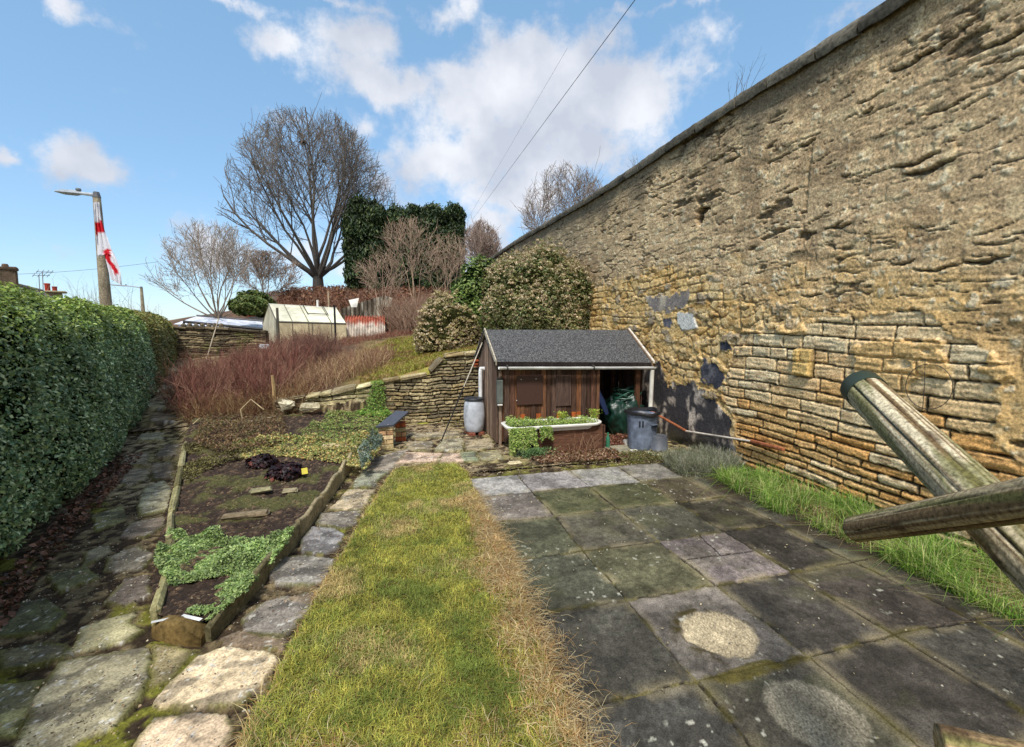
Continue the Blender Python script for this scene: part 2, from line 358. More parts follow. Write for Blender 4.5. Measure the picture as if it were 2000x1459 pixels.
M_slab=vmat('paving_concrete',scale=110,amt=.55,bump=.5,bscale=160,dist=.003,rough=.95,spec=.12,big=4)
M_soil=vmat('soil',scale=90,amt=.7,bump=.9,bscale=60,dist=.02)
MOSS=srgb(98,98,34);DIRT=srgb(58,47,35);DIRT2=srgb(112,98,72)
# --- far terrain
def f_ter(X,Y):
    z=zt(X,Y)+(fbm(X*.5,Y*.5,4,3)-.5)*.25*ss(9.7,13,Y)
    near=(Y<9.5)&(Y>-2)&(X>-12)&(X<5.3)
    z=np.where(near,z-.06,z)
    n=fbm(X*.9,Y*.9,5,11);n2=fbm(X*3,Y*3,4,19)
    g=mixc(srgb(140,138,60)*np.ones(X.shape+(3,)),srgb(98,114,44)*np.ones(X.shape+(3,)),ss(.4,.6,n))
    g=mixc(g,srgb(150,124,80)*np.ones(X.shape+(3,)),ss(.5,.62,n2))
    br=mixc(srgb(112,84,62)*np.ones(X.shape+(3,)),srgb(84,66,50)*np.ones(X.shape+(3,)),n2)
    grass=ss(-1.2,-.4,X)*ss(17.5,15.5,Y)+ss(60,80,Y)+ss(-12,-14,X)
    c=mixc(br,g,np.clip(grass,0,1));return z,c
xs=np.concatenate([[-900,-300,-120],np.arange(-60,-12,2),np.arange(-12,8,.14),np.arange(8,60,3),[120,300,900]])
ys=np.concatenate([[-600,-100,-20,-6,0,4,7.6],np.arange(8.6,9.45,.2),[9.47,9.6],np.arange(9.7,24,.16),np.arange(24,46,.6),np.arange(46,100,6),[130,200,400,900,1500]])
o=sheet('ground',xs,ys,f_ter,M_ground);tag(o,kind='structure')
# --- crazy paving
FL=[([(-60,1350),(82,1333),(33,1440),(-60,1447)],(150,144,100)),
([(122,1300),(287,1272),(291,1300),(283,1350),(272,1375),(225,1425),(140,1462),(110,1520),(20,1520),(35,1462),(82,1350)],(146,138,112)),
([(160,1230),(262,1200),(250,1225),(280,1235),(250,1257),(135,1282),(147,1262)],(158,150,116)),
([(-40,1210),(0,1196),(85,1170),(130,1205),(100,1235),(0,1250),(-40,1255)],(92,92,66)),
([(387,1291),(433,1275),(529,1283),(540,1298),(471,1386),(360,1388),(303,1382),(330,1344)],(205,184,150)),
([(303,1410),(383,1398),(440,1405),(456,1436),(433,1470),(400,1520),(230,1520),(268,1455)],(190,168,140)),
([(471,1214),(510,1183),(563,1168),(605,1191),(575,1225),(555,1245),(483,1245)],(126,118,108)),
([(523,1126),(554,1095),(598,1091),(650,1098),(636,1136),(608,1150),(540,1146)],(134,128,118)),
([(588,1060),(612,1033),(656,1036),(670,1047),(660,1074),(629,1088),(591,1084)],(130,126,124)),
([(626,1006),(704,999),(694,1026),(674,1036),(619,1026)],(128,120,108)),
([(680,958),(732,958),(708,997),(643,998)],(168,152,124)),([(708,923),(759,923),(742,937),(732,954),(687,954)],(130,130,112)),
([(728,899),(780,882),(797,879),(766,920),(708,922)],(140,130,116)),([(794,885),(862,887),(853,903),(772,908)],(190,164,142)),
([(864,861),(904,859),(904,883),(849,883)],(150,142,118)),([(864,889),(895,887),(906,905),(858,906)],(186,162,140)),
([(908,862),(959,857),(963,876),(910,883)],(160,146,118)),([(898,888),(928,885),(935,902),(908,904)],(134,140,112)),
([(800,850),(895,846),(898,857),(812,860)],(150,138,112)),([(790,865),(846,864),(838,882),(796,880)],(140,128,104)),
([(932,886),(975,882),(985,898),(940,902)],(150,142,112)),
([(283,954),(318,942),(337,961),(326,1000),(276,1011),(270,992)],(166,158,128)),
([(253,1026),(322,1011),(326,1030),(283,1053),(237,1053)],(120,108,94)),([(211,1092),(268,1069),(299,1084),(276,1115),(207,1118)],(122,114,98)),
([(245,1138),(291,1130),(295,1168),(237,1191),(207,1183)],(104,94,84)),([(169,1084),(207,1069),(215,1080),(161,1115)],(130,122,98)),
([(230,915),(291,919),(287,938),(245,954)],(130,118,98)),([(295,908),(341,908),(337,936),(299,940)],(120,106,88)),
([(278,821),(324,818),(327,834),(278,834)],(166,156,122)),([(278,862),(321,858),(315,874),(271,877)],(158,150,118)),
([(241,893),(293,890),(291,912),(234,914)],(140,128,106)),([(300,838),(340,836),(340,852),(292,856)],(126,112,90)),
([(322,878),(350,876),(346,900),(306,902)],(124,112,94)),([(180,1010),(240,990),(245,1018),(190,1040)],(116,112,78)),
([(95,1130),(170,1112),(190,1135),(120,1160)],(108,106,74)),([(300,795),(338,792),(338,806),(292,808)],(150,136,108)),
([(318,765),(348,762),(350,775),(310,780)],(150,140,108)),([(140,1290),(60,1310),(0,1320),(0,1280),(80,1262),(130,1268)],(104,98,74)),
([(430,1255),(470,1240),(560,1256),(548,1276),(440,1268)],(120,104,86)),([(560,1175),(625,1152),(640,1165),(610,1188)],(150,132,108)),
([(300,1262),(350,1268),(380,1275),(330,1335),(296,1345)],(140,128,96))]
FLW=[([G(*p)[:2] for p in pl],srgb(*[min(230,v*1.08) for v in c])) for pl,c in FL]
def f_path(X,Y):
    z=zt(X,Y);n=fbm(X*2.2,Y*2.2,5,31);n2=fbm(X*14,Y*14,4,37);n3=fbm(X*40,Y*40,2,41)
    wx=(fbm(X*6,Y*6,3,51)-.5)*.16;wy=(fbm(X*6,Y*6,3,57)-.5)*.16
    c=mixc(DIRT*np.ones(X.shape+(3,)),DIRT2*np.ones(X.shape+(3,)),ss(.45,.65,n2))
    c=c*(.6+.8*n3)[...,None];bk=ss(5.8,6.6,Y);c=mixc(c,srgb(166,148,116)*(.5+n3)[...,None],bk*ss(.42,.6,n2)*.8);c=c*(.6+.8*fbm(X*30,Y*30,3,43))[...,None];c=mixc(c,MOSS*1.25*(.6+.8*n3)[...,None],ss(.50,.6,n)*ss(.35,.6,n2)*(1-.6*bk)*.9)
    z=z+(n2-.5)*.03+(n3-.5)*.012
    for k,(pl,col) in enumerate(FLW):
        a=np.array(pl);x0,y0=a.min(0)-.15;x1,y1=a.max(0)+.15
        m=(X>x0)&(X<x1)&(Y>y0)&(Y<y1)
        if not m.any(): continue
        x=X[m];y=Y[m];d=sdpoly(x+wx[m]*.16,y+wy[m]*.16,pl)+(fbm(x*34,y*34,3,59)-.5)*.020+.010
        t=ss(-.001,.004,d)
        # layered sandstone surface
        lay=fbm(x*4+k*7,y*6,5,60+k);st=np.floor(lay*11)/11
        zz=z1(a[:,0].mean(),a[:,1].mean())+.022+st*.010+(fbm(x*40,y*40,3,68)-.5)*.004+(k*37%10-5)*.001*2
        z[m]=z[m]*(1-t)+(zz)*t
        v=(.62+.76*fbm(x*26,y*26,4,67))*(1+.22*ss(.06,.0,np.abs(lay*11-np.floor(lay*11)-.03))*-1)*(1+.25*(hsh(np.floor(lay*9),np.full(x.shape,k),5)-.5))
        st1=ss(.54,.60,fbm(x*5+k,y*7,5,80))*1.15;cc=col*v[:,None]
        cc=cc*(1-st1[:,None]*.5)+srgb(70,66,62)*st1[:,None]*.5
        li=ss(.74,.8,fbm(x*34,y*34,3,90+k));cc=cc*(1-li[:,None])+srgb(188,184,172)*li[:,None]
        mo=ss(.05,.0,d)*ss(.4,.55,fbm(x*9,y*9,3,95));cc=cc*(1-mo[:,None]*.75)+MOSS*.8*mo[:,None]*.75
        c[m]=c[m]*(1-t[:,None])+cc*t[:,None]
    return z,c
def hedge_x(y): return np.interp(y,[-3,1,4.26,6.81,10.7,18,20],[-1.35,-2.1,-2.95,-3.6,-4.75,-7.0,-7.6])
PAT=lambda X,Y:(X>1.02)&(Y<5.9)
o=sheet('stone_path',grow(-3.6,-.0,.0095,.0095),grow(.6,6.2,.0065,.02),f_path,M_flag,keep=lambda X,Y:(X>hedge_x(Y)-.6));tag(o,kind='structure')
o=sheet('path',grow(-8.2,4.86,.03,.03),grow(6.18,9.55,.022,.03),f_path,M_flag,keep=lambda X,Y:(X>hedge_x(Y)-.6)&~((X>-.2)&(Y>9.52)));tag(o,kind='structure')
o=sheet('gravel_path',grow(-9,-2.2,.05,.05),grow(9.5,18.2,.05,.08),lambda X,Y:(lambda r:(r[0]+.03,r[1]))(f_path(X,Y)),M_flag,keep=lambda X,Y:(X>hedge_x(Y)-.6)&(X<hedge_x(Y)+1.35));tag(o,kind='structure')
o=sheet('dirt',grow(-.02,4.87,.05,.05),grow(-1.5,6.2,.05,.05),lambda X,Y:(lambda r:(r[0]-.028,r[1]))(f_path(X,Y)),M_flag);tag(o,kind='structure')
# --- patio slabs
JX=[.1,.88,1.64,2.395,3.12,3.78,4.42]
JY=[-1.0,-.2,.55,1.31,2.07,2.88,3.66,4.44,5.2,5.88]
SLC={(1,7):(112,104,96),(0,8):(120,112,104),(1,8):(150,146,140),(2,8):(142,136,132),(3,8):(148,144,138),(4,8):(150,144,134),
(1,6):(84,84,66),(2,7):(80,80,58),(3,7):(78,78,56),(2,6):(82,78,66),(3,6):(80,78,66),(4,7):(78,70,56),(4,6):(60,56,46),(1,5):(80,80,66),(2,5):(86,84,64),(3,5):(122,112,108),
(1,4):(74,72,64),(2,4):(104,98,90),(3,4):(70,66,60),(4,5):(58,54,48),(4,4):(72,66,60),(1,3):(74,72,66),(2,3):(80,76,66),(3,3):(68,64,58),(4,3):(66,64,58),(5,3):(64,62,56),(5,4):(70,66,56),(2,2):(74,74,62),(3,2):(64,62,56)}
DK=srgb(48,44,40)
def f_pat(X,Y):
    wx=(fbm(X*1.3,Y*1.3,2,101)-.5)*.05;wy=(fbm(X*1.3,Y*1.3,2,103)-.5)*.05
    x=X+wx+(fbm(X*20,Y*20,2,104)-.5)*.012;y=Y+wy+(fbm(X*20,Y*20,2,105)-.5)*.012
    i=np.clip(np.searchsorted(JX,x)-1,0,len(JX)-2);j=np.clip(np.searchsorted(JY,y)-1,0,len(JY)-2)
    jx=np.array(JX);jy=np.array(JY)
    d=np.minimum(np.minimum(x-jx[i],jx[i+1]-x),np.minimum(y-jy[j],jy[j+1]-y))
    lut=np.zeros((len(JX),len(JY),3));
    for a in range(len(JX)):
        for b in range(len(JY)): lut[a,b]=srgb(*SLC.get((a,b),(78,76,66)))
    c=lut[i,j]*1.0
    n=fbm(X*1.1,Y*1.1,5,111);n2=fbm(X*5,Y*5,5,117);n3=fbm(X*26,Y*26,3,119);n4=fbm(X*60,Y*60,2,121)
    c=c*(.55+.9*n2)[...,None]*(.55+.9*n3)[...,None]*(.6+.8*n4)[...,None]
    edge=ss(.10,.0,d)*ss(.40,.55,n2);c=mixc(c,srgb(140,128,100)*np.ones(X.shape+(3,)),edge*.55)
    mo=ss(.52,.62,n)*ss(.45,.6,n2);c=mixc(c,srgb(72,74,42)*np.ones(X.shape+(3,)),mo*.3)
    dk=ss(.5,.62,fbm(X*1.7+5,Y*1.7,4,131));c=mixc(c,DK*np.ones(X.shape+(3,)),dk*.35)
    h1=hsh(i,j,140);h2=hsh(i,j,141);h3=hsh(i,j,142)
    z=.012+(h1-.5)*.008+(x-jx[i]-.38)*(h2-.5)*.012+(y-jy[j]-.38)*(h3-.5)*.012+(n3-.5)*.002
    c=c*1.12
    # lichen specks
    sp=ss(.80,.84,fbm(X*26,Y*26,2,151))*ss(.5,.62,fbm(X*2,Y*2,2,155));c=mixc(c,srgb(178,176,160)*np.ones(X.shape+(3,)),sp*.8)
    # cracked pinkish slab
    inb=(i==3)&(j==5)
    cr=np.minimum(np.abs(y-(3.27+(x-2.4)*.0)-(n2-.5)*.03),np.where(y>3.27,np.abs(x-2.77-(y-3.3)*.18-(n2-.5)*.03),9))
    crk=inb&(cr<.007);c[crk]=srgb(44,40,36);z=np.where(crk,z-.006,z)
    # worn round patches left by pots
    def ringpatch(cx,cy,rx,ry,col,moss):
        nonlocal c,z
        q=np.hypot((X-cx)/rx,(Y-cy)/ry)+(fbm(X*5,Y*5,3,161)-.5)*.22+(fbm(X*24,Y*24,3,163)-.5)*.16
        t=ss(1.06,.9,q);pb=voro(X*95,Y*95,7)[0];v=(1.4-1.2*pb)
        c=mixc(c,col*v[...,None]*(.72+.56*fbm(X*9,Y*9,4,165))[...,None],t*.9)
        if moss:
            r=ss(.96,1.06,q)*ss(1.42,1.1,q)*ss(.42,.5,fbm(X*7,Y*7,4,171));c=mixc(c,srgb(60,52,24)*np.ones(X.shape+(3,)),r*.9);z+=r*.008
            pl=ss(1.0,1.1,q)*((i==2)&(j==4));c=mixc(c,srgb(128,120,112)*(.6+.8*n3)[...,None],pl*ss(.44,.52,n2)*.6)
    p=G(1405,1240);ringpatch(p[0],p[1],.24,.23,srgb(188,172,140),True)
    p=G(1590,1400);ringpatch(p[0],p[1],.24,.22,srgb(150,142,122),False)
    jt=ss(.010,.003,d);gap=ss(.40,.58,fbm(X*4,Y*4,3,181))
    z=z-jt*.022*(1-.55*gap)
    jc=mixc(srgb(34,30,24)*np.ones(X.shape+(3,)),srgb(104,96,58)*np.ones(X.shape+(3,)),ss(.5,.66,fbm(X*9,Y*9,3,183)));c=mixc(c,jc,jt)
    mj=ss(.05,.0,d)*ss(.58,.7,fbm(X*6,Y*6,4,191));c=mixc(c,srgb(84,78,40)*np.ones(X.shape+(3,)),mj*.6);z+=mj*.008
    # rough mossy spill on the lower joint
    q=np.hypot((X-2.0)/.42,(Y-2.05)/.05)+(fbm(X*9,Y*9,3,195)-.5)*1.2;t=ss(1.1,.7,q);c=mixc(c,srgb(84,76,34)*(.5+n3)[...,None],t*.85);z+=t*.008
    # soil washed in from the border
    bx=4.0+(fbm(X*3,Y*3,3,199)-.5)*.35+ss(3.5,2,Y)*.45;t=ss(bx-.25,bx+.02,X)*ss(.3,.6,n2+.15);c=mixc(c,srgb(62,52,38)*np.ones(X.shape+(3,)),t*.8)
    return z,c
o=sheet('patio',np.concatenate([grow(.1,4.45,.0085,.011)]),np.concatenate([grow(.6,5.9,.008,.022)]),f_pat,M_slab);tag(o,kind='structure')
# --- bed soil
BED=[(-1.6,3.45),(-1.86,4.1),(-2.36,5.63),(-3.15,8.1),(-3.5,9.55),(-.2,9.55),(-.28,8.3),(-.55,7.25),(-.76,5.5),(-.95,4.2),(-1.22,3.25)]
def zbed(X,Y): return np.interp(Y,[3.2,5,7.5,8.6,9.5],[.10,.12,.16,.3,.36])
def f_soil(X,Y):
    n=fbm(X*3,Y*3,4,201);n2=fbm(X*16,Y*16,4,203);n3=fbm(X*45,Y*45,2,207)
    z=zbed(X,Y)+(n-.5)*.06+(n2-.5)*.05+(n3-.5)*.02
    c=mixc(srgb(54,42,34)*np.ones(X.shape+(3,)),srgb(120,98,76)*np.ones(X.shape+(3,)),ss(.5,.72,n3)*ss(.3,.7,n2))*(.4+1.2*fbm(X*70,Y*70,2,209))[...,None];c=mixc(c,srgb(100,104,52)*np.ones(X.shape+(3,)),ss(.56,.7,n)*.5)
    return z,c
o=sheet('soil',grow(-3.6,0,.018,.018),grow(3.2,9.6,.016,.03),f_soil,M_soil,keep=lambda X,Y:sdpoly(X,Y,BED)>-.01);tag(o,kind='structure')
# --- lawn bed
LAWN=[(-.95,.5),(-.8,1.9),(-.62,3.3),(-.36,4.7),(-.02,6.45),(.45,6.6),(.93,6.45),(1.0,6.0),(.98,4.9),(.98,3.6),(.9,2.8),(.86,2.0),(.84,.5)]
def f_lawn(X,Y):
    d=sdpoly(X+(fbm(X*7,Y*7,3,213)-.5)*.08,Y,LAWN);n=fbm(X*2.5,Y*2.5,4,211);n2=fbm(X*12,Y*12,3,215)
    z=-.02+.07*ss(-.02,.06,d)+(n-.5)*.05*ss(0,.2,d)+(n2-.5)*.015
    c=mixc(srgb(118,114,46)*np.ones(X.shape+(3,)),srgb(104,84,50)*np.ones(X.shape+(3,)),ss(.4,.65,n2));return z,c
o=sheet('lawn',grow(-1.05,1.1,.02,.02),grow(.5,6.7,.02,.02),f_lawn,M_ground,keep=lambda X,Y:sdpoly(X,Y,LAWN)>-.05);tag(o,kind='structure')
def in_poly_pts(poly,n):
    a=np.array(poly);lo=a.min(0);hi=a.max(0);out=[]
    k=0
    while k<n:
        p=lo+(hi-lo)*rng.random((n,2));s=p[sdpoly(p[:,0],p[:,1],poly)>0];out.append(s);k+=len(s)
    return np.concatenate(out)[:n]
M_grass=vmat('grass_blade',scale=8,amt=.2,bump=0,rough=.6,spec=.25,trans=.25)
def grasscols(P,sets,seed):
    n=fbm(P[:,0]*2.2,P[:,1]*2.2,4,seed)+rng.normal(0,.07,len(P));c=np.zeros((len(P),3))
    cs=[srgb(*s) for s in sets];t=np.clip((n-.32)/.36,0,.999)*(len(cs)-1);i=t.astype(int);f=(t-i)[:,None]
    A=np.array(cs);return A[i]*(1-f)+A[i+1]*f
# lawn blades: density falls with distance, size grows
p=in_poly_pts(LAWN,150000);keepp=rng.random(len(p))<np.clip(1.15-(p[:,1]-1)*.11,.35,1);p=p[keepp]
zz,_=f_lawn(p[:,0],p[:,1]);P=np.column_stack([p,zz]);n=len(P)
d=np.linalg.norm(P-np.array([0,0,2]),axis=1)
straw=ss(.60,.90,P[:,0]+.2*(vn(P[:,0]*3,P[:,1]*3,233)-.5))*ss(5.3,4.6,P[:,1])*(.3+.9*vn(P[:,0]*4,P[:,1]*4,230))
edge=ss(.07,.0,sdpoly(P[:,0],P[:,1],LAWN))*.45
low=ss(2.6,1.5,P[:,1])*ss(.5,.8,vn(P[:,0]*3,P[:,1]*3,231))*.5
dry=np.clip(straw+edge+low,0,.92)
c=grasscols(P,[(126,140,64),(170,168,76),(200,188,92),(160,168,76),(120,140,68),(206,184,122)],221)
dm=rng.random(n)<dry;dc=np.array([srgb(206,180,128),srgb(188,152,100),srgb(170,130,84),srgb(214,196,150)])[rng.integers(0,4,n)];c=np.where(dm[:,None],dc,c)
c=c*rng.uniform(.62,1.25,(n,1))*(.66+.68*fbm(P[:,0]*11,P[:,1]*11,3,236))[:,None]
h=rng.uniform(.012,.036,n)*(.6+1.3*fbm(P[:,0]*7,P[:,1]*7,3,240));lean=rng.uniform(.2,1.3,n);h=np.where(dm,h*rng.uniform(1,1.9,n),h);lean=np.where(dm,rng.uniform(.9,1.9,n),lean)
V,Fc=blades(P,h,.0011+d*.00028,lean);o=mesh_np('grass',V,Fc,M_grass,None,rep(c,5));tag(o,'patchy yellow green lawn of short grass with straw coloured edge','grass',kind='stuff')
# long straw over the patio edge
k=2900;y=rng.uniform(1.0,5.4,k);x=.93-.02*y*0+rng.normal(-.05,.09,k)-ss(3,1,y)*.04;x0=np.where(rng.random(k)<.16,rng.uniform(-.5,.9,k),x)
P=np.column_stack([x0,y,np.full(k,.045)]);a=rng.normal(0,1.1,k)+np.where(rng.random(k)<.5,0,2.6);L=rng.uniform(.04,.15,k)
D=np.stack([np.cos(a),np.sin(a),np.zeros(k)],1);mid=P+D*L[:,None]*.5+np.array([0,0,1])*rng.uniform(.0,.03,k)[:,None];bend=rng.normal(0,.5,k);D2=np.stack([np.cos(a+bend),np.sin(a+bend),np.zeros(k)],1);end=mid+D2*L[:,None]*.5-np.array([0,0,1])*.012
V1,F1=tubes_np(P,mid,.0012,.0011);V2,F2=tubes_np(mid,end,.0011,.0005);c=np.array([srgb(214,190,140),srgb(192,160,108),srgb(170,136,92),srgb(222,206,164)])[rng.integers(0,4,k)]
o=mesh_np('dead_grass',np.concatenate([V1,V2]),np.concatenate([F1,F2+len(V1)]),M_grass,None,np.concatenate([rep(c,6),rep(c,6)]));tag(o,'loose strands of dead straw coloured grass lying along the lawn edge','dead grass',kind='stuff')

p=in_poly_pts(BED,9000);z,_=f_soil(p[:,0],p[:,1]);clods('soil_clods','crumbly dark soil clods and small stones covering the raised bed','soil',np.column_stack([p,z]),rng.uniform(.003,.011,9000)*(1+(rng.random(9000)<.04)),[(70,52,40),(52,38,30),(84,64,48),(60,46,36),(104,84,64),(140,122,96)])
p=in_poly_pts([(-3.0,1.0),(-3.1,4.3),(-4.9,9.2),(-3.6,9.2),(-2.5,5.7),(-1.75,3.6),(-1.25,3.0),(-.95,4.0),(-.6,7.2),(-.2,7.4),(-.05,6.5),(-.4,4.7),(-.65,3.3),(-.85,1.0)],15000);p=p[fbm(p[:,0]*3,p[:,1]*3,3,777)>.5];z,_=f_path(p[:,0],p[:,1]);clods('grit','loose grit, shell fragments and soil crumbs scattered over the flagged paths','grit',np.column_stack([p,z]),rng.uniform(.0015,.007,len(p))*(1+(rng.random(len(p))<.04)),[(110,92,70),(74,60,46),(150,134,108),(196,188,168),(90,80,50)])
p=in_poly_pts([(-.1,6.6),(0,9.4),(1.9,9.4),(1.9,7.5),(4.7,7.4),(4.8,5.9),(1.0,5.95)],6000);z,_=f_path(p[:,0],p[:,1]);clods('grit','loose grit and leaf crumbs on the ground around the shed','grit',np.column_stack([p,z]),rng.uniform(.003,.012,6000),[(120,96,72),(80,62,46),(160,140,112),(196,186,160)])
# ================================================================ BIG STONE WALL
WX=4.85
_tp=sorted([PX(*p,WX)[1:] for p in [(950,510),(1007,471),(1050,446),(1137,394),(1200,355),(1306,283),(1388,227),(1460,181),(1532,136),(1618,83),(1748,2)]])
TOPY=[-4]+[a for a,b in _tp]+[24];TOPZ=[5.2]+[b-.06 for a,b in _tp]+[5.45]
def ztop(Y): return np.interp(Y,TOPY,TOPZ)
def wpoly(pts): return [PX(*p,WX)[1:] for p in pts]
ASH=wpoly([(1420,672),(1480,640),(1560,640),(1600,622),(1700,622),(1790,604),(1832,612),(1850,648),(1900,668),(1955,705),(1972,738),(1925,770),(1935,820),(1950,850),(1990,895),(2060,960),(2300,1250),(1990,1300),(1400,980),(1430,905),(1442,860),(1425,800),(1412,760),(1425,720)])
REN=wpoly([(1262,706),(1292,712),(1300,752),(1330,752),(1352,740),(1372,762),(1392,775),(1410,800),(1428,840),(1434,870),(1422,900),(1400,960),(1200,960),(1200,706)])
RUB=wpoly([(1150,560),(1200,545),(1290,520),(1380,535),(1440,590),(1500,600),(1560,612),(1500,650),(1440,700),(1440,790),(1400,960),(1150,960)])
GREY1=wpoly([(1258,574),(1300,580),(1350,568),(1352,596),(1330,604),(1300,606),(1270,604)])
WHT=wpoly([(1326,610),(1356,612),(1364,640),(1334,646),(1324,626)])
GREY2=wpoly([(1376,700),(1402,714),(1420,748),(1395,756),(1370,738)])
GREY3=wpoly([(1296,624),(1312,618),(1318,634),(1300,640)])
GREY4=wpoly([(1408,668),(1420,660),(1428,680),(1410,686)])
def courses(v,u,hs,seed,lmin,lmax):
    """course index, local coords and per-stone hash"""
    b=np.concatenate([[0],np.cumsum(hs)]);k=np.clip(np.searchsorted(b,v)-1,0,len(hs)-1)
    lv=v-b[k];hv=np.array(hs)[k];lu=np.zeros(v.shape);wu=np.ones(v.shape);sid=np.zeros(v.shape)
    rr=np.random.default_rng(seed)
    for i in range(len(hs)):
        L=rr.uniform(lmin,lmax,400)*(1 if hs[i]<.13 else .9);e=np.concatenate([[-30+rr.random()*.5],-30+np.cumsum(L)]);m=k==i
        if not m.any(): continue
        j=np.clip(np.searchsorted(e,u[m])-1,0,len(L)-1);lu[m]=u[m]-e[j];wu[m]=L[j];sid[m]=hsh(j,np.full(j.shape,i),seed)
    return k,lu,wu,lv,hv,sid
def rbox(lu,wu,lv,hv,r):
    qx=np.abs(lu-wu/2)-wu/2+r;qy=np.abs(lv-hv/2)-hv/2+r
    return -(np.hypot(np.maximum(qx,0),np.maximum(qy,0))+np.minimum(np.maximum(qx,qy),0)-r)
rr_=np.random.default_rng(21)
AH=[.09,.075,.10,.085,.075,.10,.09,.11,.10,.14,.15,.12,.165,.17,.15,.17,.155,.14,.16,.15,.16,.14,.15,.14,.14,.12,.14]
def wall_fn(U,Vv):
    u=U;v=Vv;sh=u.shape;one=np.ones(sh+(3,))
    wq=(fbm(u*3,v*3,4,301)-.5);wq2=(fbm(u*11,v*11,3,303)-.5)
    # ---- spalled rough rock
    wu=u+.22*(fbm(u*1.5,v*2,3,311)-.5);wv=v+.16*(fbm(u*2+9,v*2,3,313)-.5)
    A=fbm(wu*1.5,wv*4.4,5,321,.58);ph=A*21+1.0*wq2;T=np.floor(ph);fr=ph-T
    step=T+ss(.0,.10,fr)               # terraces with sharp risers
    amp=.35+1.1*ss(.42,.62,fbm(u*.7,v*.8,3,331))
    d0=step*.0050*amp
    rough=(fbm(u*9,v*13,5,341,.6)-.5)*.013+(fbm(u*38,v*50,3,345)-.5)*.008
    ca,cid,clx,cly=voro2(u*1.7+wq*1.0+wq2*.5,v*5.2+wq*.8+wq2*.7,801);cb,cid2,clx2,cly2=voro2(u*5.2+wq2*.8,v*13+wq2*1.2,811)
    hA=np.floor(cid*997);hB=np.floor(cid2*997);cm=ss(.34,.52,fbm(u*.9+2,v*1.2,4,821))
    chip=((cid-.5)*.022+(hsh(hA,hA,5)-.35)*.030*cly+(hsh(hA,hA,6)-.5)*.020*clx)*cm+((cid2-.5)*.010+(hsh(hB,hB,7)-.4)*.016*cly2+(hsh(hB,hB,8)-.5)*.008*clx2)*(.35+.65*cm)
    cedge=ss(.10,.02,ca)*(cid>.52)*cm*ss(.42,.56,fbm(u*3,v*4,3,825))
    pits=ss(.748,.758,fbm(u*1.6+3,v*6.5,4,351));d0=d0*.15+rough*.9+chip*.35-pits*.03-cedge*.005
    crack=ss(.020,.0,np.abs(fbm(wu*1.0+7,wv*2.6,5,361)-.5))*ss(.45,.6,fbm(u*1.5,v*1.5,3,365));d0-=crack*.022
    e1=ss(.0,.05,fr)*ss(.17,.07,fr)    # recess line at each flake
    n=fbm(u*2.2,v*2.6,5,371);n2=fbm(u*8,v*11,4,373);n3=fbm(u*30,v*34,3,375)
    hi=v/ztop(u)
    up=srgb(186,160,124);lo=srgb(206,170,114);dkt=srgb(104,94,78);crm=srgb(224,202,158)
    t=ss(.62,.40,hi+wq*.25);c=mixc(up*one,lo*one,t)
    c=mixc(c,crm*one,ss(.56,.70,n2)*.5);c=mixc(c,srgb(128,104,78)*one,ss(.54,.70,n)*.45)
    k_,lu_,wd_,lv_,hv_,sid_=courses(v+wq*.12+.03*np.sin(u*1.3),u+wq2*.12,[.17,.13,.2,.15]*12,399,.25,.7);qb=rbox(lu_,wd_,lv_,hv_,.04);gh=ss(.40,.56,fbm(u*1.1+4,v*1.4,4,397));c=c*(1+(sid_-.5)*.16*gh+(cid-.5)*.12*cm+(cid2-.5)*.12)[...,None];c=mixc(c,srgb(88,72,54)*one,cedge*.25);jn=ss(.016,.002,qb)*gh;d0=d0-jn*.006+(sid_-.5)*.012*gh;c=mixc(c,srgb(130,108,78)*one,jn*.3);c=c*(.74+.66*n3)[...,None];grit=ss(.62,.70,fbm(u*46,v*46,2,394));c=mixc(c,srgb(84,70,52)*one,grit*.28)
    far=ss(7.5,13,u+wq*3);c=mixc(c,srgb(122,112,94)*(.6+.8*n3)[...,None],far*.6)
    pale=ss(.735,.77,voro(u*4.2,v*5.5,37,1)[2]*0+fbm(u*13+5,v*16,2,381));c=mixc(c,srgb(214,200,168)*one,pale*.75);d0+=pale*.006
    topd=ss(.86,.98,hi+(fbm(u*1.3,v*.9,4,391)-.5)*.22);c=mixc(c,dkt*(.5+1.0*n3)[...,None],topd*.9)
    drip=ss(.5,.66,fbm(u*5,v*.7,4,395))*ss(.45,.9,hi);c=mixc(c,dkt*one,drip*.35)
    c=mixc(c,srgb(58,50,40)*one,np.clip(pits*.75+crack*.8+e1*amp*.25,0,.9))
    d=d0
    # flaking lips: thin wavy overhangs, gap beneath recessed and its shade painted dark
    rm=np.random.default_rng(77);marks=[]
    for _ in range(700):
        mu=rm.uniform(1.2,9.5) if rm.random()<.8 else rm.uniform(9,15);mv=rm.uniform(1.5,float(ztop(mu))-.1);Lm=rm.uniform(.06,.34)*(1+.8*(rm.random()<.12));marks.append((mu,mv,Lm,rm.uniform(.003,.009)*(1+.9*(rm.random()<.12)),rm.normal(0,.12),rm.normal(0,.35),rm.integers(0,999)))
    for px,py,Lm,th in [(1780,118,.42,.03),(1828,92,.36,.022),(1577,278,.24,.03),(1402,308,.26,.022),(1695,215,.12,.03),(1790,312,.42,.034),(1812,326,.46,.04),(1643,440,.26,.026),(1925,505,.34,.03),(1830,522,.40,.020),(1968,70,.40,.03),(1585,575,.30,.02),(1700,190,.3,.016),(1850,205,.5,.014),(1545,372,.2,.02)]:
        q_=PX(px,py,WX);marks.append((q_[1],q_[2],Lm,th,.05,.1,7))
